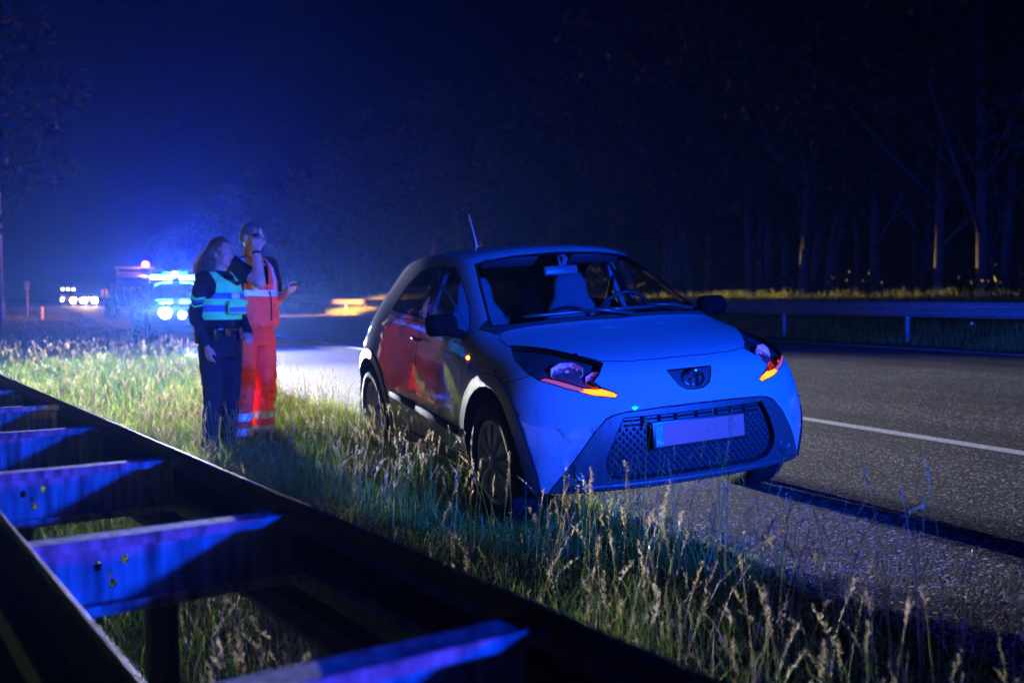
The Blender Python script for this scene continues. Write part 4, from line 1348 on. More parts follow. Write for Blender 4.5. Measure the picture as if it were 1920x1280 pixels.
ra = bobj('radio', bm, mat('radio_black', (.012, .012, .013), .4), None)
ra.matrix_world = MA_M @ Matrix.Translation((.165, -.085, 1.70)) @ Matrix.Rotation(R(-50), 4, 'Z') @ Matrix.Rotation(R(-8), 4, 'Y')
tag(ra, "black handheld radio pressed to the man's face in his raised hand", 'radio')
bm = bmesh.new()
box(bm, (0, 0, 0), (.148, .072, .0095), bev=.004)
ph = bobj('phone', bm, mat('phone_black', (.012, .012, .014), .2, coat=1), None)
bm = bmesh.new(); box(bm, (0, 0, .0052), (.138, .064, .001)); bobj('screen', bm, mat('phone_glass', (.01, .01, .015), .05, coat=1), ph, smooth=False)
ph.matrix_world = MA_M @ Matrix.Translation((.325, .160, 1.328)) @ Matrix.Rotation(R(-18), 4, 'Z') @ Matrix.Rotation(R(-16), 4, 'Y')
tag(ph, "dark phone lying in the man's lower, outstretched hand", 'phone')

# ================================================================== OTHER VEHICLES AND STREET FURNITURE
WHITE_LAMP = emis('white_lamp', (1.0, .95, .88), 260)
BLUE_LAMP = emis('blue_lamp', (.08, .48, 1.0), 130)
BLUEW_LAMP = emis('blue_white_lamp', (.35, .75, 1.0), 120)
WARM_LAMP = emis('warm_lamp', (1.0, .60, .26), 900)
WARM_SMALL = emis('warm_marker_lamp', (1.0, .72, .42), 60)
AMBER_BEACON = emis('amber_beacon', (1.0, .20, .025), 8)
LAMP_OFF = mat('lamp_amber_off', (.55, .16, .03), .2, coat=1)

SKIPPED = ('badge', 'badge_panel', 'number_plate', 'side_indicator', 'headlight', 'antenna', 'camera_sticker', 'dashboard', 'steering_wheel', 'sun_visor', 'interior_mirror', 'wiper', 'fog_lamp_blank')
CAR_KIDS = [o for o in scene.objects if o.parent is CAR]
def car_clone(root, sx, skip=()):
    for o in CAR_KIDS:
        base = o.name.split('.')[0]
        if base in SKIPPED or base in skip: continue
        c = copy_tree(o, root)
        if base == 'wheel': c.scale = (1 / sx, 1, 1)

# ---- police estate car behind the people
PYAW = R(-62.5)
PSC = (1.24, 1.08, 1.04)
PLOC = (-8.21, 25.03, .094)
PC = empty('police_car', PLOC, PYAW, 'police car with lit blue roof bar and glaring white headlights, behind the two people', 'police car')
PC.scale = PSC
car_clone(PC, 1.24)
POLICE_PAINT_SHADED = m_carpaint('police_paint_shaded', (.035, .04, .06))  # white car's paint darkened to stand for its backlit shade
for o in [x for x in scene.objects if x.parent is PC]:
    for sl in o.material_slots:
        if sl.material is PAINT: sl.link = 'OBJECT'; sl.material = POLICE_PAINT_SHADED
for s in (-1, 1):
    bm = bmesh.new(); ax = Matrix.Translation((.615, s * .55, .715)) @ Vector((1, s * .2, 0)).to_track_quat('Z', 'Y').to_matrix().to_4x4()
    lathe(bm, [(.135, -.09), (.14, .03), (.13, .05), (.12, .0), (.05, -.03), (0, -.035)], ax, 20)
    h = bobj('headlight', bm, CHROME, PC)
    bm = bmesh.new(); lathe(bm, [(.120, .03), (.08, .045), (0, .05)], ax, 20); bobj('lamp', bm, WHITE_LAMP, h)
    bm = bmesh.new(); box(bm, (.82, s * .56, .826), (.42, .34, .006)); box(bm, (.84, s * .56, .759), (.40, .34, .006)); bobj('added_beam_shield', bm, GLOSS, h)  # plates added to trim the headlight beam above and below
    bm = bmesh.new(); ax2 = Matrix.Translation((.70, s * .20, .66)) @ Vector((1, s * .1, 0)).to_track_quat('Z', 'Y').to_matrix().to_4x4()
    lathe(bm, [(.095, -.03), (.095, .02), (.085, .03)], ax2, 16); g = bobj('grille_flasher', bm, GLOSS, PC)
    bm = bmesh.new(); lathe(bm, [(.082, .02), (.05, .032), (0, .036)], ax2, 16); bobj('lamp', bm, BLUEW_LAMP, g)
    bm = bmesh.new(); box(bm, (.08, s * .815, .66), (.9, .012, .11), Matrix.Rotation(R(3), 3, 'Y')); box(bm, (-1.0, s * .862, .62), (1.0, .008, .16)); bobj('body_stripe', bm, mat('police_blue', (.02, .08, .5), .4), PC, smooth=False)
bm = bmesh.new(); box(bm, (-1.16, 0, 1.515), (.26, 1.16, .03), bev=.01); box(bm, (-1.16, .45, 1.50), (.10, .06, .06)); box(bm, (-1.16, -.45, 1.50), (.10, .06, .06))
lb = bobj('light_bar', bm, GLOSS, PC)
for k, (y, w) in enumerate(((-.46, .22), (-.21, .22), (.21, .22), (.46, .22))):
    bm = bmesh.new(); box(bm, (-1.16, y, 1.575), (.22, w, .09), bev=.03); bobj('blue_lamp', bm, BLUE_LAMP, lb)
bm = bmesh.new(); box(bm, (-1.16, 0, 1.565), (.22, .18, .07), bev=.02); bobj('centre_panel', bm, WHITE, lb)
PM = Matrix.Translation(PLOC) @ Matrix.Rotation(PYAW, 4, 'Z') @ Matrix.Diagonal((*PSC, 1))
for s in (-1, 1):
    p = PM @ Vector((.70, s * .56, .79))
    light('SPOT', 'police_headlight_beam', p, 68000, (1.0, .98, .86), .012, p + Vector((math.cos(PYAW - R(3)), math.sin(PYAW - R(3)), -.075)) * 10, 90, .7)
bm = bmesh.new(); box(bm, (-1.16, 0, 1.694), (.40, .5, .006)); box(bm, (-1.34, 0, 1.655), (.02, .5, .08)); bobj('added_bar_shield', bm, GLOSS, lb)  # plates added to cut the white bar beam above and behind
light('SPOT', 'police_bar_added_fill', PM @ Vector((-1.30, 0, 1.662)), 30000, (1.0, .97, .88), .008, PM @ Vector((12, .2, .3)), 74, .6)  # white beam added at the bar to lift the foreground grass
for y in (-.34, .34):
    light('POINT', 'blue_roof_lamp', PM @ Vector((-1.40, y, 1.69)), 1300, (0.0, .055, 1.0), .05)
    light('SPOT', 'blue_roof_beam', PM @ Vector((-1.38, y, 1.70)), 29000, (0.0, .055, 1.0), .05, PM @ Vector((9, y, 3.4)), 108, .5)

# ---- service truck with amber beacon and red-white chevron board
TRK = empty('service_truck', (-19.0, 50.5, .11), R(-62), 'service truck with glowing amber beacon and red-white chevron board, beyond the police car', 'truck')
DARKP = mat('truck_paint', (.10, .11, .13), .35, coat=.6)
bm = bmesh.new(); box(bm, (-2.6, 0, .78), (6.0, .9, .22), bev=.02); bobj('chassis', bm, INNER, TRK)
bm = bmesh.new(); box(bm, (-3.4, 0, 1.02), (4.2, 2.3, .18), bev=.02)
for x in (-5.4, -3.4, -1.5):
    for s in (-1, 1): box(bm, (x, s * 1.1, 1.3), (.07, .07, .5))
bobj('flatbed', bm, DARKP, TRK)
bm = bmesh.new(); box(bm, (-.35, 0, 1.45), (1.7, 2.1, 1.5))
for v in bm.verts:
    if v.co.z > 2 and v.co.x > 0: v.co.x -= .45
bmesh.ops.bevel(bm, geom=bm.edges[:], offset=.1, segments=3, profile=.5, affect='EDGES')
cab = bobj('cab', bm, DARKP, TRK)
bm = bmesh.new(); box(bm, (.30, 0, 1.78), (.03, 1.8, .6), Matrix.Rotation(R(-16), 3, 'Y'), bev=.01); bobj('windscreen', bm, GLASSD, cab)
for s in (-1, 1):
    bm = bmesh.new(); box(bm, (-.45, s * 1.052, 1.78), (.8, .012, .5), bev=.004); bobj('side_window', bm, GLASSD, cab)
    bm = bmesh.new(); box(bm, (.25, s * 1.22, 1.75), (.10, .2, .4), bev=.03); bobj('mirror', bm, GLOSS, cab)
    for x in (-.1, -3.9):
        w = bpy.data.objects.new('wheel', None); COL.objects.link(w); w.parent = TRK; w.location = (x, s * .95, .43)
        Mw = Matrix.Rotation(R(90) * -s, 4, 'X')
        bm = bmesh.new(); lathe(bm, [(.24, -.12), (.38, -.13), (.43, -.10), (.43, .10), (.38, .13), (.24, .12)], Mw, 28); bobj('tyre', bm, RUBBER, w)
        bm = bmesh.new(); lathe(bm, [(.25, .11), (.22, .05), (.10, .04), (.09, .12), (0, .12)], Mw, 20); bobj('rim', bm, HUBCAP, w)
# chevron board on the nose
cv = bpy.data.objects.new('chevron_board', None); COL.objects.link(cv); cv.parent = TRK; cv.location = (.78, 0, 1.12)
bm = bmesh.new(); box(bm, (0, 0, 0), (.05, 2.5, .95), bev=.01); bobj('board', bm, mat('board_white', (.75, .75, .75), .4), cv, smooth=False)
for k in range(-3, 4):
    f = bmesh.new()
    y = k * .36
    q = [(max(-1.24, min(1.24, yy)), z) for yy, z in ((y - .22, .46), (y - .04, .46), (y + .26, -.46), (y + .08, -.46))]
    prism(f, q, .006, Matrix.Translation((.027, 0, 0)) @ Matrix(((0, 0, 1, 0), (1, 0, 0, 0), (0, 1, 0, 0), (0, 0, 0, 1))))
    bobj('red_stripe', f, mat('board_red', (.65, .03, .02), .4), cv, smooth=False)
bm = bmesh.new()
for s in (-1, 1): tube(bm, [(-.9, s * .8, 2.15), (-.9, s * .8, 2.62)], .03, 8)
box(bm, (-.9, 0, 2.62), (.12, 1.9, .08)); box(bm, (-.9, 0, 2.35), (.06, 1.7, .05))
gn = bobj('beacon_frame', bm, DARKP, TRK, smooth=False)
bm = bmesh.new(); lathe(bm, [(.16, 0), (.18, .05), (.17, .20), (.10, .29), (0, .31)], Matrix.Translation((-.9, .55, 2.66)), 20); bobj('beacon', bm, AMBER_BEACON, gn)
TM = Matrix.Translation((-19.0, 50.5, .11)) @ Matrix.Rotation(R(-62), 4, 'Z')
light('POINT', 'amber_beacon_light', TM @ Vector((-.7, .55, 3.10)), 1300, (1.0, .25, .03), .08)
light('SPOT', 'amber_beacon_beam', TM @ Vector((-.9, .55, 3.05)), 9000, (1.0, .22, .03), .08, (-31, 58, .0), 44, .6)
light('SPOT', 'amber_work_light', TM @ Vector((.4, .8, 2.3)), 170000, (1.0, .42, .08), .06, rp(17.0, 59, .5), 30, .6)

# ---- oncoming traffic far down the road
def far_car(name, pxx, Z, label, s):
    c = px(pxx, 558, Z)
    p = c.x * CN + c.y * SN
    o = empty(name, (c.x, c.y, road_z(p)), TH - R(90), label, 'car', 'oncoming traffic')
    car_clone(o, 1.0, ('rear_seat', 'seat', 'wing_mirror', 'grille', 'bumper_lip', 'underbody', 'wheel_arch_liner'))
    for k in (-1, 1):
        bm = bmesh.new(); lathe(bm, [(.30, -.05), (.30, .01), (.26, .03), (0, .03)], Matrix.Translation((.60, k * .56, .76)) @ Matrix.Rotation(R(90), 4, 'Y'), 14)
        bobj('headlight', bm, WARM_LAMP, o)
    return o
far_car('car', 167, 118, 'car with warm glaring headlights in the distance, right of the row of roof lamps', 1)
far_car('car', 146, 128, 'car with warm headlights in the distance, just below and right of the three roof lamps', 1)
c = px(128, 558, 150); p = c.x * CN + c.y * SN
LO = empty('truck', (c.x, c.y, road_z(p)), TH - R(90), 'far truck with a row of three small round roof lamps, left of the glaring headlights', 'truck', 'oncoming traffic')
bm = bmesh.new(); box(bm, (-.9, 0, 1.5), (1.8, 2.2, 1.9), bev=.12); bobj('cab', bm, DARKP, LO)
bm = bmesh.new(); box(bm, (.02, 0, 1.85), (.03, 1.9, .7), bev=.01); bobj('windscreen', bm, GLASSD, LO)
bm = bmesh.new(); box(bm, (-4.8, 0, 1.7), (5.6, 2.3, 2.4), bev=.05); bobj('cargo_box', bm, mat('cargo_grey', (.2, .2, .22), .5), LO)
bm = bmesh.new(); box(bm, (.03, 0, .62), (.10, 2.2, .35), bev=.03); bobj('bumper', bm, CLAD, LO)
for y in (-.75, 0, .75):
    bm = bmesh.new(); ball(bm, (.02, y, 2.36), (.09, .11, .11), seg=10); bobj('roof_lamp', bm, WARM_SMALL, LO)
for y in (-.85, .85):
    bm = bmesh.new(); ball(bm, (.08, y, .80), (.05, .13, .11), seg=10); bobj('headlight', bm, WARM_LAMP, LO)
for x in (-.7, -6):
    for s in (-1, 1):
        bm = bmesh.new(); lathe(bm, [(0, -.13), (.45, -.13), (.45, .13), (0, .13)], Matrix.Translation((x, s * .95, .45)) @ Matrix.Rotation(R(90), 4, 'X'), 20); bobj('wheel', bm, RUBBER, LO)
q = px(165, 556, 117)
bm = bmesh.new()
d = (Vector((11.9, 25.6, 1.3)) - q); yaw = math.atan2(d.y, d.x)
box(bm, q + Vector((.3, -.7, .0)) + Vector((math.cos(yaw) * .40, math.sin(yaw) * .40, .0125)), (1.0, .5, .008), Matrix.Rotation(yaw, 3, 'Z'))
fc = [o for o in scene.objects if o.get('group') == 'oncoming traffic'][0]
shield_plate = bobj('added_beam_shield', bm, GLOSS, fc, smooth=False)  # plate added to cut off the top of the far beam
shield_plate.matrix_parent_inverse = fc.matrix_basis.inverted()
light('SPOT', 'oncoming_headlight_beam', q + Vector((.3, -.7, .0)), 3000000, (1.0, .66, .16), .01, (11.9, 25.6, 5.7), 4.8, .06)
light('SPOT', 'oncoming_headlight_beam', q + Vector((.3, -.7, .0)), 42000, (1.0, .50, .20), .25, (-3, 2, 1.2), 13, .9)

# ---- pole, hectometre post, marker post at the left
c = px(4, 600, 46)
PO = empty('lamp_post', (c.x, c.y, .0), 0, 'tall slim metal post at the left edge of the picture', 'post')
bm = bmesh.new(); tube(bm, [(0, 0, -.1), (0, 0, 1.2)], [.11, .11], 12); tube(bm, [(0, 0, 1.2), (0, 0, 6.9)], [.085, .06], 12); bobj('shaft', bm, M_STEEL, PO)
bm = bmesh.new(); tube(bm, [(0, 0, 6.85), (.2, -.3, 7.2), (.9, -1.3, 7.35)], [.05, .045, .04], 10); box(bm, (1.1, -1.55, 7.36), (.3, .62, .12), Matrix.Rotation(R(35), 3, 'Z'), bev=.03); bobj('arm', bm, M_STEEL, PO)
c = px(52, 575, 62)
HP = empty('road_sign', (c.x, c.y, .0), R(-20), 'small pale blue distance sign on a thin post in the dark verge', 'sign')
bm = bmesh.new(); tube(bm, [(0, 0, -.1), (0, 0, 1.9)], .035, 8); bobj('post', bm, M_STEEL, HP)
bm = bmesh.new(); box(bm, (0, -.04, 1.95), (.36, .02, .50), bev=.004); bobj('panel', bm, mat('sign_blue', (.35, .45, .75), .4), HP)
c = px(79, 584, 56)
KP = empty('marker_post', (c.x, c.y, .0), R(-20), 'short reflective marker post glowing orange at the grass edge', 'post')
bm = bmesh.new(); box(bm, (0, 0, .32), (.12, .10, .74), bev=.03); bobj('post', bm, mat('post_white', (.7, .7, .7), .4), KP)
bm = bmesh.new(); box(bm, (0, -.052, .55), (.08, .006, .16), bev=.002); bobj('reflector', bm, mat('reflector_orange', (.9, .3, .08), .2, coat=1), KP)

# ================================================================== TREES
BARK = mat('bark', (.075, .062, .053), .85, var=.5, vscale=14, bump=.7, bscale=30, spec=.15)
def m_leaf(name, a, b_):
    m, n, l, b = nmat(name)
    oi = n.new('ShaderNodeObjectInfo'); tc = n.new('ShaderNodeTexCoord')
    nt = n.new('ShaderNodeTexNoise'); nt.inputs['Scale'].default_value = 1.4; nt.inputs['Detail'].default_value = 5
    l.new(tc.outputs['Object'], nt.inputs['Vector'])
    mx = n.new('ShaderNodeMix'); mx.data_type = 'RGBA'
    mx.inputs[6].default_value = (*a, 1); mx.inputs[7].default_value = (*b_, 1)
    l.new(nt.outputs['Fac'], mx.inputs[0]); l.new(mx.outputs[2], b.inputs['Base Color'])
    b.inputs['Roughness'].default_value = .6; b.inputs['Specular IOR Level'].default_value = .25
    return m
LEAF = m_leaf('tree_leaves', (.008, .015, .005), (.026, .038, .013))

def leaf_cloud(centres, n, size, seed, fl=.75):
    """n leaf clumps (small bent quads) spread through the ellipsoids centres = [(c, r), ...]"""
    g = np.random.default_rng(seed)
    w = np.array([r[0] * r[1] * r[2] for _, r in centres]) ** (2 / 3); w /= w.sum()
    idx = g.choice(len(centres), n, p=w)
    C = np.array([c for c, _ in centres])[idx]; Rr = np.array([r for _, r in centres])[idx]
    d = g.normal(size=(n, 3)); d /= np.linalg.norm(d, axis=1)[:, None]
    P = C + d * Rr * (g.random((n, 1)) ** .45)
    a = g.normal(size=(n, 3)); a /= np.linalg.norm(a, axis=1)[:, None]
    b = np.cross(a, g.normal(size=(n, 3))); b /= np.linalg.norm(b, axis=1)[:, None]
    s = size * (.5 + g.random((n, 1)))
    # a six-cornered irregular clump folded along its middle
    c3 = np.cross(a, b)
    V = np.stack([P - a * s, P - a * s * .35 + b * s * .45, P + a * s * .4 + b * s * .38, P + a * s * 1.05, P + a * s * .3 - b * s * .45, P - a * s * .45 - b * s * .36], 1)
    V[:, 1] += c3 * s * .2; V[:, 2] += c3 * s * .15; V[:, 4] += c3 * s * .2
    F = np.array([[0, 1, 2, 3], [0, 3, 4, 5]])[None] + (np.arange(n) * 6)[:, None, None]
    return V.reshape(-1, 3), F.reshape(-1, 4)

def np_mesh(name, V, F):
    me = bpy.data.meshes.new(name)
    k = F.shape[1]
    me.vertices.add(len(V)); me.vertices.foreach_set('co', V.astype(np.float32).ravel())
    me.loops.add(F.size); me.loops.foreach_set('vertex_index', F.astype(np.int32).ravel())
    me.polygons.add(len(F)); me.polygons.foreach_set('loop_start', np.arange(0, F.size, k, dtype=np.int32)); me.polygons.foreach_set('loop_total', np.full(len(F), k, np.int32))
    me.update(); me.validate()
    return me

def tree_proto(seed, H, spread, fork, low):
    r = random.Random(seed)
    bm = bmesh.new()
    lean = Vector((r.uniform(-.06, .06), r.uniform(-.05, .05), 0))
    top = H * .72
    pts = [Vector((0, 0, -.4))] + [Vector((lean.x * z + math.sin(z * .9 + seed) * .07, lean.y * z, z)) for z in np.linspace(.3, top, 8)]
    r0 = .13 + .05 * r.random()
    tube(bm, pts, [r0 * 1.35] + [r0 * (1 - .075 * i) for i in range(8)], 9)
    clumps = []
    for k in range(fork):
        i = r.randint(2, 6)
        p = pts[i]
        a = r.uniform(0, 6.28); L = r.uniform(2.0, 4.2) * spread
        d = Vector((math.cos(a), math.sin(a), r.uniform(.7, 1.8))).normalized()
        q = [p, p + d * L * .35 + Vector((0, 0, .05)), p + d * L * .7 + Vector((0, 0, .25)), p + d * L + Vector((0, 0, .6))]
        rb = r0 * (.62 - .05 * i)
        tube(bm, q, [rb, rb * .75, rb * .5, rb * .2], 6)
        clumps.append((q[3], (r.uniform(1.0, 1.7) * spread, r.uniform(1.0, 1.7) * spread, r.uniform(.8, 1.3))))
        d2 = (d + Vector((r.uniform(-.8, .8), r.uniform(-.8, .8), .2))).normalized()
        tube(bm, [q[1], q[1] + d2 * L * .3, q[1] + d2 * L * .55], [rb * .5, rb * .3, rb * .1], 5)
        clumps.append((q[1] + d2 * L * .5, (.9, .9, .8)))
    for k in range(9):
        z = r.uniform(low, H - 1.2); rad = spread * 1.9 * math.sin(math.pi * min(1, max(.12, (z - low + 1.0) / (H - low + 1.2)))) ** .7
        a = r.uniform(0, 6.28); q = rad * r.uniform(.1, .8)
        clumps.append((Vector((lean.x * z + q * math.cos(a), lean.y * z + q * math.sin(a), z)), (r.uniform(1.1, 1.9), r.uniform(1.1, 1.9), r.uniform(.9, 1.6))))
    clumps.append((Vector((lean.x * H, lean.y * H, H - 1.4)), (1.2, 1.2, 1.5)))
    clumps = [c for c in clumps if c[0].z > low - .8]
    me_t = bpy.data.meshes.new('trunk'); bmesh.ops.recalc_face_normals(bm, faces=bm.faces[:]); bm.to_mesh(me_t); bm.free()
    me_t.materials.append(BARK); me_t.polygons.foreach_set('use_smooth', [True] * len(me_t.polygons))
    V, F = leaf_cloud([(tuple(c), rr_) for c, rr_ in clumps], 3400, .17, seed)
    me_c = np_mesh('crown', V, F); me_c.materials.append(LEAF)
    return me_t, me_c

PROTOS = [tree_proto(11 + i, *a) for i, a in enumerate(((14.5, 1.25, 7, 5.2), (13.2, 1.1, 6, 4.6), (15.0, 1.35, 8, 5.6), (12.4, 1.0, 6, 4.0), (14.0, 1.15, 5, 5.0), (13.6, 1.3, 8, 4.4)))]
BACK_GROUP = 'trees of the dark wood beyond the far guard rail'
def plant(p, t, k, rot, sc, label, group=None, name='tree'):
    c = rp(p, t, ground_z(p))
    o = empty(name, c, rot, label, 'tree', group)
    o.scale = (sc, sc, sc * random.uniform(.94, 1.06))
    for me, nm in zip(PROTOS[k], ('trunk', 'crown')):
        ch = bpy.data.objects.new(nm, me); COL.objects.link(ch); ch.parent = o
    return o
rt = random.Random(21)
def pt_from_px(x, p):                             # where the line of sight at picture column x meets distance p across the road
    k = (x - 960) / FPX
    Z = p / (CN * k + SN)
    return Z * CN - k * Z * SN
# the front trunks that catch the lamps' light, placed one by one
FRONT = [(1840, 24.2, 2, 'thick forked tree at the right, its trunk and raised limbs faintly blue'),
         (1757, 24.0, 5, 'leaning tree with two limbs, next left of the thick forked tree'),
         (1640, 25.5, 1, 'slim straight pale-barked tree standing midway along the lit grass bank'),
         (1718, 26.5, 3, 'thin dim tree between the slim pale tree and the leaning one'),
         (1612, 27.0, 4, 'thin tree close beside the slim pale-barked tree'),
         (1508, 23.6, 0, 'tree with a reddish-blue trunk where the lit bank grass begins to fade'),
         (1524, 26.6, 3, 'dim tree just behind the reddish-blue trunk'),
         (1405, 24.6, 4, 'tree with a purple trunk above the far end of the white car bonnet'),
         (1440, 26.0, 1, 'slanting thin tree right of the purple trunk'),
         (1290, 25.0, 3, 'lone red-tinted trunk right of the windscreen pillar'),
         (1262, 24.4, 5, 'right-hand trunk of the red-tinted pair above the windscreen pillar'),
         (1247, 24.6, 1, 'left-hand trunk of the red-tinted pair above the windscreen pillar'),
         (1470, 28.5, 0, 'faint reddish trunk deep between the purple and the reddish-blue trees'),
         (1880, 27.0, 4, 'dim thin tree at the right edge, behind the thick forked one')]
for x, p, k, lab in FRONT:
    plant(p, pt_from_px(x, p), k, rt.uniform(0, 6.28), rt.uniform(.92, 1.05), lab, 'roadside trees with visible trunks')
for i in range(46):
    t = 24 + i * 4.6 + rt.uniform(-1.2, 1.2)
    plant(25.2 + rt.uniform(-1.2, 1.6), t, rt.randrange(6), rt.uniform(0, 6.28), rt.uniform(.9, 1.12), 'dark leafy tree in the unlit wood along the far side of the road', BACK_GROUP)
for i in range(44):
    t = -4 + i * 5.4 + rt.uniform(-1.6, 1.6)
    plant(31 + rt.uniform(-2, 2.5), t, rt.randrange(6), rt.uniform(0, 6.28), rt.uniform(.95, 1.18), 'dark leafy tree in the unlit wood along the far side of the road', BACK_GROUP)
# the depth of the wood behind: one dense mass
cl = []
for i in range(330):
    t = rt.uniform(-25, 300); p = rt.uniform(35, 52)
    z = rt.uniform(1.0, 13.5)
    c = rp(p, t, z)
    cl.append((tuple(c), (2.6, 2.6, 1.8)))
V, F = leaf_cloud(cl, 42000, .62, 99)
me = np_mesh('wood', V, F); tag(link('wood', me, LEAF, smooth=False), 'dense dark wood behind the roadside trees', kind='stuff')
# undergrowth at the foot of the trees
cl = [(tuple(rp(rt.uniform(23, 36), rt.uniform(-5, 120), 1.5)), (1.3, 1.3, .7)) for i in range(260)]
V, F = leaf_cloud(cl, 34000, .075, 98)
me = np_mesh('undergrowth', V, F); tag(link('undergrowth', me, LEAF, smooth=False), 'low dark undergrowth at the foot of the trees', kind='stuff')
# trees beyond the verge on the left
for (x, Z, k, s, lab) in ((-6, 40, 2, 1.0, 'dim tree at the left edge of the picture, above the slim post'), (-110, 58, 4, 1.1, 'dark tree left of the verge, behind the edge tree')):
    c = px(x, 600, Z); o = empty('tree', (c.x, c.y, .1), rt.uniform(0, 6), lab, 'tree'); o.scale = (s, s, s)
    for me, nm in zip(PROTOS[k], ('trunk', 'crown')):
        ch = bpy.data.objects.new(nm, me); COL.objects.link(ch); ch.parent = o

# ================================================================== GRASS
def m_grass(name, ramp, trans=.5, rough=.5):
    m, n, l, b = nmat(name)
    at = n.new('ShaderNodeAttribute'); at.attribute_name = 'shade'
    cr = n.new('ShaderNodeValToRGB')
    while len(cr.color_ramp.elements) < len(ramp): cr.color_ramp.elements.new(.5)
    for e, (pos, c) in zip(cr.color_ramp.elements, ramp): e.position = pos; e.color = (*c, 1)
    l.new(at.outputs['Fac'], cr.inputs[0]); l.new(cr.outputs[0], b.inputs['Base Color'])
    b.inputs['Roughness'].default_value = rough; b.inputs['Specular IOR Level'].default_value = .3
    tl = n.new('ShaderNodeBsdfTranslucent'); l.new(cr.outputs[0], tl.inputs['Color'])
    mx = n.new('ShaderNodeMixShader'); mx.inputs[0].default_value = trans
    l.new(b.outputs[0], mx.inputs[1]); l.new(tl.outputs[0], mx.inputs[2])
    l.new(mx.outputs[0], n['Material Output'].inputs['Surface'])
    return m
GRASS = m_grass('grass_blades', [(0, (.07, .17, .012)), (.45, (.17, .31, .03)), (.72, (.30, .36, .055)), (.9, (.44, .36, .12)), (1, (.50, .41, .18))])
SEED = m_grass('grass_seed_heads', [(0, (.30, .22, .10)), (.5, (.46, .37, .18)), (1, (.58, .48, .28))], .35, .7)

gr = np.random.default_rng(5)
def near_xy(pr, t):                               # rail frame -> place
    c, s = math.cos(TR), math.sin(TR)
    return pr * c - t * s, pr * s + t * c
def gz(x, y):
    p = x * CN + y * SN
    P = np.array([-90, -8, -2, 1.6, 2.35, 2.75, 3.2, 16.45, 17.2, 18.4, 20.5, 24, 60, 260.]); Zs = np.array([1.2, .05, -.03, -.03, .02, .075, .08, .15, .22, .45, .95, 1.15, 1.4, 2.0])
    return np.interp(p, P, Zs)

def blades(x, y, h, w, lean, shade, segs=3, z0=None):
    n = len(x)
    z = gz(x, y) - .01 if z0 is None else z0
    az = gr.random(n) * 2 * np.pi
    la = gr.random(n) * 2 * np.pi
    side = np.stack([np.cos(az), np.sin(az), np.zeros(n)], 1)
    ld = np.stack([np.cos(la), np.sin(la), np.zeros(n)], 1)
    base = np.stack([x, y, z], 1)
    V, SH = [], []
    for i in range(segs + 1):
        t = i / segs
        c = base + np.array([0, 0, 1]) * (h * (t - .32 * lean * t ** 2.2))[:, None] + ld * (h * lean * .85 * t ** 1.9)[:, None]
        ww = w * (1 - t ** 1.6) * (1 if i else .8)
        if i < segs:
            V += [c - side * (ww / 2)[:, None], c + side * (ww / 2)[:, None]]
        else:
            V += [c]
    V = np.stack(V, 1)                            # n, 2*segs+1, 3
    nv = 2 * segs + 1
    tris = []
    for i in range(segs - 1):
        a = 2 * i
        tris += [[a, a + 1, a + 3], [a, a + 3, a + 2]]
    a = 2 * (segs - 1)
    tris += [[a, a + 1, a + 2]]
    F = np.array(tris)[None] + (np.arange(n) * nv)[:, None, None]
    return V.reshape(-1, 3), F.reshape(-1, 3), np.repeat(shade, nv)

def grass_obj(name, parts, material, label):
    Vs, Fs, Ss, off = [], [], [], 0
    for V, F, S in parts:
        Vs.append(V); Fs.append(F + off); Ss.append(S); off += len(V)
    V, F, S = np.concatenate(Vs), np.concatenate(Fs), np.concatenate(Ss)
    me = np_mesh(name, V, F)
    at = me.attributes.new('shade', 'FLOAT', 'POINT'); at.data.foreach_set('value', S.astype(np.float32))
    o = link(name, me, material)
    return tag(o, label, kind='stuff')

def clump(x, y, k=1.3):                           # patchiness 0..1
    return .5 + .25 * np.sin(x * 2.3 * k + 1.3 * np.sin(y * 1.7 * k)) + .25 * np.sin(y * 3.1 * k + 1.9 * np.sin(x * 1.1 * k + 2))

CARX = Matrix.Rotation(R(68.37), 3, 'Z')
def under_wheel(x, y):
    dx, dy = x - .687, y - 5.604
    c, s = math.cos(R(-67.1)), math.sin(R(-67.1))
    lx, ly = dx * c + dy * s, -dx * s + dy * c
    inw = (np.abs(ly + .75) < .13) & ((np.abs(lx) < .22) | (np.abs(lx + 2.43) < .22))
    return inw

def scatter(n, p0, p1, t0, t1, edge=True, bias=1.0):
    p = p0 + (p1 - p0) * gr.random(n); t = t0 + (t1 - t0) * gr.random(n) ** bias
    x = p * CN - t * SN; y = p * SN + t * CN
    if edge:
        lim = 2.62 + .05 * np.sin(t * 2.1) + .035 * np.sin(t * 5.7 + 1) + .10 * gr.random(n) ** 2 - .03
        k = (p < lim) & ~under_wheel(x, y)
        x, y = x[k], y[k]
    return x, y

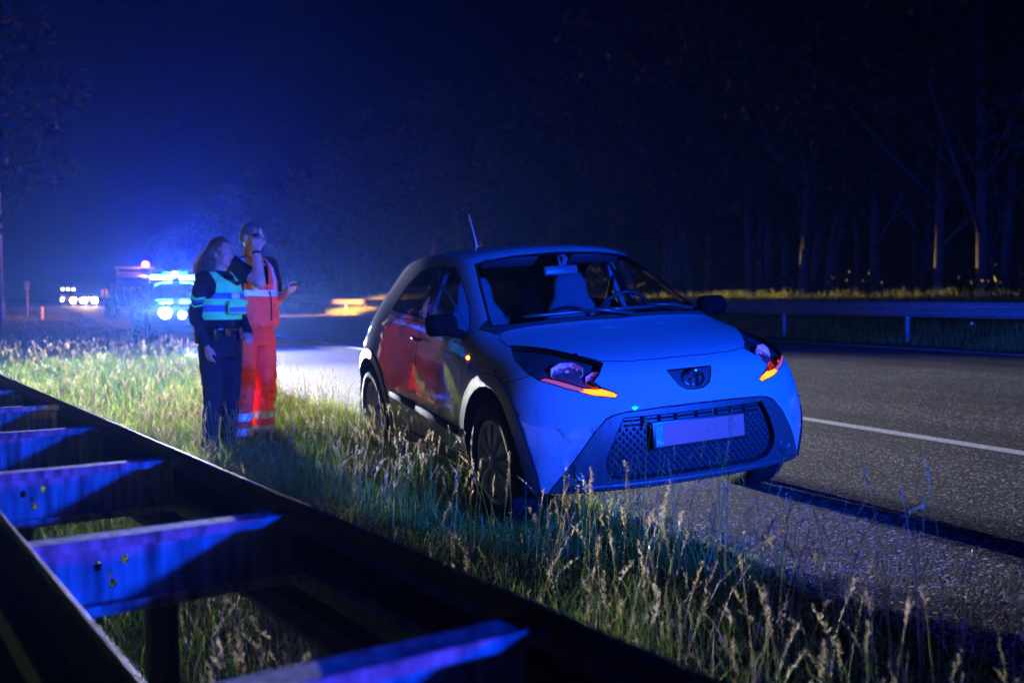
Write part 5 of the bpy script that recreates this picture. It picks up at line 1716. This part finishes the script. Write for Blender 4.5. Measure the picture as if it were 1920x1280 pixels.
parts = []
for (n, p0, p1, t0, t1, hs, ws, bias) in (
        (26000, -1.2, 2.75, .4, 4.6, 1.0, 1.0, 1.0),
        (46000, -.8, 2.75, 4.2, 9.5, 1.0, 1.05, 1.0),
        (46000, -4.0, 2.75, 9.0, 24, 1.0, 1.7, 1.1),
        (24000, -16, 2.6, 22, 75, 1.0, 3.6, 1.1),
        (9000, -10, -.8, 2.0, 10, 1.0, 1.4, 1.0)):
    x, y = scatter(n, p0, p1, t0, t1, True, bias)
    m = len(x)
    cl_ = clump(x, y)
    hs = hs * np.where((x + .12) ** 2 / .5 + (y - 4.4) ** 2 / .8 < 1, .6, 1.0)
    h = (.06 + .15 * gr.random(m) ** 1.5 + .16 * cl_ * gr.random(m)) * hs
    parts.append(blades(x, y, h, (.0032 + .0036 * gr.random(m)) * ws, .15 + .85 * gr.random(m), np.clip(.05 + .55 * gr.random(m) + .25 * (cl_ - .5) + .55 * (gr.random(m) > .84), 0, 1)))
grass_obj('verge_grass', parts, GRASS, 'grass of the roadside verge, lit white-green by the headlights')

# low leaves: clover and plantain between the blades
x, y = scatter(15000, -1.0, 2.7, .6, 12)
m = len(x)
parts = []
for k in range(2):
    parts.append(blades(x + .012 * k, y + .01 * gr.normal(size=m), .03 + .06 * gr.random(m), .012 + .016 * gr.random(m), .9 + .5 * gr.random(m), .1 + .45 * gr.random(m), 3))
grass_obj('verge_weeds', parts, GRASS, 'low broad leaves of clover and plantain between the grass')

# tall flowering stalks with seed heads
def stalks(x, y, hmin, hmax, head=1.0, rad=.0011):
    n = len(x)
    z = gz(x, y)
    h = hmin + (hmax - hmin) * gr.random(n)
    la = gr.random(n) * 2 * np.pi; lean = .10 + .50 * gr.random(n) ** 1.8
    ld = np.stack([np.cos(la), np.sin(la), np.zeros(n)], 1)
    base = np.stack([x, y, z], 1)
    def centre(t):
        return base + np.array([0, 0, 1]) * (h * (t - .30 * lean * t ** 2.4))[:, None] + ld * (h * lean * .8 * t ** 2)[:, None]
    ts = [0, .3, .6, .85, 1.0]
    V = []
    for i, t in enumerate(ts):
        c = centre(t); r = rad * (1.15 - .5 * t)
        for k in range(3):
            a = 2 * np.pi * k / 3
            V.append(c + np.array([math.cos(a), math.sin(a), 0]) * r)
    V = np.stack(V, 1)
    tr = []
    for i in range(len(ts) - 1):
        for k in range(3):
            a, b, c, d = 3 * i + k, 3 * i + (k + 1) % 3, 3 * i + 3 + (k + 1) % 3, 3 * i + 3 + k
            tr += [[a, b, c], [a, c, d]]
    F = np.array(tr)[None] + (np.arange(n) * V.shape[1])[:, None, None]
    st = (V.reshape(-1, 3), F.reshape(-1, 3), np.repeat(.45 + .55 * gr.random(n), V.shape[1]))
    # head: spikelets round the last part of the stem
    hv, hf = [], []
    K = 22
    HL = .045 + .075 * gr.random(n)
    w = (.0022 + .0022 * gr.random(n)) * head
    for k in range(K):
        f = k / (K - 1)
        c = centre(1.0 - .0 * f) - (centre(1.0) - centre(.9)) / (np.linalg.norm(centre(1.0) - centre(.9), axis=1)[:, None]) * (HL * (1 - f) - .3 * HL)[:, None]
        a = gr.random(n) * 2 * np.pi
        o = np.stack([np.cos(a), np.sin(a), np.full(n, .9)], 1)
        s = np.stack([-np.sin(a), np.cos(a), np.zeros(n)], 1)
        L = (w * 2.6 * (math.sin(math.pi * (.12 + .8 * f)) + .25))[:, None]
        q = np.stack([c, c + o * L * .5 + s * (w * .55)[:, None], c + o * L, c + o * L * .5 - s * (w * .55)[:, None]], 1)
        hv.append(q)
    hv = np.stack(hv, 1).reshape(n, K * 4, 3)
    tr = []
    for k in range(K): tr += [[4 * k, 4 * k + 1, 4 * k + 2], [4 * k, 4 * k + 2, 4 * k + 3]]
    F2 = np.array(tr)[None] + (np.arange(n) * K * 4)[:, None, None]
    hd = (hv.reshape(-1, 3), F2.reshape(-1, 3), np.repeat(gr.random(n), K * 4))
    return st, hd
S1, S2 = [], []
for (n, p0, p1, t0, t1, a, b, hd_, rd) in ((900, .3, 2.75, .9, 5.2, .22, .55, 1.0, .0012), (130, 1.2, 2.72, 2.2, 4.6, .45, .72, 1.15, .0014), (1500, -.2, 2.7, 5, 10, .2, .50, 1.1, .0014), (1700, -3.0, 2.7, 10, 24, .22, .5, 1.5, .0022),
                                 (260, .35, .9, .6, 4.0, .2, .5, 1.0, .0012), (420, 2.0, 2.75, 6, 14, .25, .48, 1.2, .0016)):
    x, y = scatter(n, p0, p1, t0, t1)
    k = ((x + .12) ** 2 / .45 + (y - 4.25) ** 2 / .9 > 1) | (gr.random(len(x)) < .22)      # grass pressed down where the car rolled in
    x, y = x[k], y[k]
    s, h = stalks(x, y, a, b, hd_, rd)
    S1.append(s); S2.append(h)
grass_obj('grass_stalks', S1, GRASS, 'tall thin flowering grass stalks standing above the verge')
grass_obj('grass_seed_heads', S2, SEED, 'pale seed heads on the tall grass stalks')
# a few small yellow and white meadow flowers
bm = bmesh.new()
fx, fy = scatter(70, .2, 2.5, 3, 9)
for x, y in zip(fx, fy):
    z = float(gz(np.array([x]), np.array([y]))[0]) + gr.uniform(.08, .22)
    for k in range(6):
        a = k * math.pi / 3
        vs = [bm.verts.new((x, y, z)), bm.verts.new((x + .012 * math.cos(a - .4), y + .012 * math.sin(a - .4), z + .004)), bm.verts.new((x + .012 * math.cos(a + .4), y + .012 * math.sin(a + .4), z + .004))]
        bm.faces.new(vs)
    tube(bm, [(x, y, z - .2), (x, y, z)], .001, 3)
tag(bobj('meadow_flowers', bm, mat('flower_yellow', (.75, .55, .05), .6), smooth=False), 'small yellow flowers scattered in the verge grass', kind='stuff')

# grass on the far strip and bank beyond the carriageway
parts = []
for (n, p0, p1, t0, t1, h0, h1, w, bias) in ((20000, 17.8, 21.5, 2, 45, .25, .75, .012, 1.0), (11000, 17.8, 22, 45, 130, .3, .8, .03, 1.0), (9000, 16.65, 17.9, 5, 45, .12, .38, .010, 1.0), (12000, 16.65, 18.2, 45, 110, .25, .60, .022, 1.0)):
    x, y = scatter(n, p0, p1, t0, t1, False, bias)
    m = len(x)
    h = h0 + (h1 - h0) * gr.random(m) * (.35 + .65 * clump(x, y, .8))
    parts.append(blades(x, y, h, w * (.6 + .6 * gr.random(m)), .1 + .6 * gr.random(m), np.clip(.35 + .6 * gr.random(m), 0, 1)))
grass_obj('bank_grass', parts, GRASS, 'long dry grass on the bank and strip along the far guard rail')

# loose grit and dead bits along the ragged asphalt edge
def pebbles(n):
    t = .8 + 13 * gr.random(n) ** 1.3
    p = 2.62 + .05 * np.sin(t * 2.1) + .035 * np.sin(t * 5.7 + 1) + .22 * gr.normal(size=n) * (.4 + gr.random(n))
    x = p * CN - t * SN; y = p * SN + t * CN
    z = np.where(p > 2.66, .10 + .0056 * (p - 3.81), gz(x, y)) + .003
    r = .002 + .007 * gr.random(n) ** 2.5
    base = np.array([[1, 0, 0], [-.5, .87, 0], [-.5, -.87, 0], [.1, .1, .8]])
    V = np.stack([x, y, z], 1)[:, None] + (base[None] + .35 * gr.normal(size=(n, 4, 3))) * r[:, None, None]
    F = np.array([[0, 1, 3], [1, 2, 3], [2, 0, 3]])[None] + (np.arange(n) * 4)[:, None, None]
    return V.reshape(-1, 3), F.reshape(-1, 3), np.repeat(gr.random(n), 4)
grass_obj('gravel', [pebbles(7000)], mat('grit', (.16, .15, .135), .8, var=.5, vscale=60), 'loose grit along the ragged edge of the asphalt')
# dead straw lying between the living blades
x, y = scatter(5200, .2, 2.85, .6, 10, False)
m = len(x)
grass_obj('dead_grass', [blades(x, y, .05 + .12 * gr.random(m), .002 + .003 * gr.random(m), 1.5 + 1.2 * gr.random(m), .82 + .18 * gr.random(m), 3)], GRASS, 'dry bent straw lying in the verge grass')

# ================================================================== NIGHT HAZE
bm = bmesh.new()
x0, x1, y0, y1, z0, z1 = -420, 290, -95, 780, -1.6, 24
vs = [bm.verts.new((x, y, z)) for z in (z0, z1) for y in (y0, y1) for x in (x0, x1)]
for f in ((0, 2, 3, 1), (4, 5, 7, 6), (0, 1, 5, 4), (2, 6, 7, 3), (0, 4, 6, 2), (1, 3, 7, 5)): bm.faces.new([vs[i] for i in f])
hm_, n, l, b = nmat('haze_air')
n.remove(b)
vol = n.new('ShaderNodeVolumePrincipled')
vol.inputs['Color'].default_value = (.09, .23, 1, 1)  # blue of the lamp glow put into the air's own colour
vol.inputs['Density'].default_value = .00024
vol.inputs['Anisotropy'].default_value = .72
l.new(vol.outputs[0], n['Material Output'].inputs['Volume'])
hz = bobj('haze', bm, hm_, smooth=False)
tag(hz, 'thin night haze that glows blue round the police lights', kind='stuff')
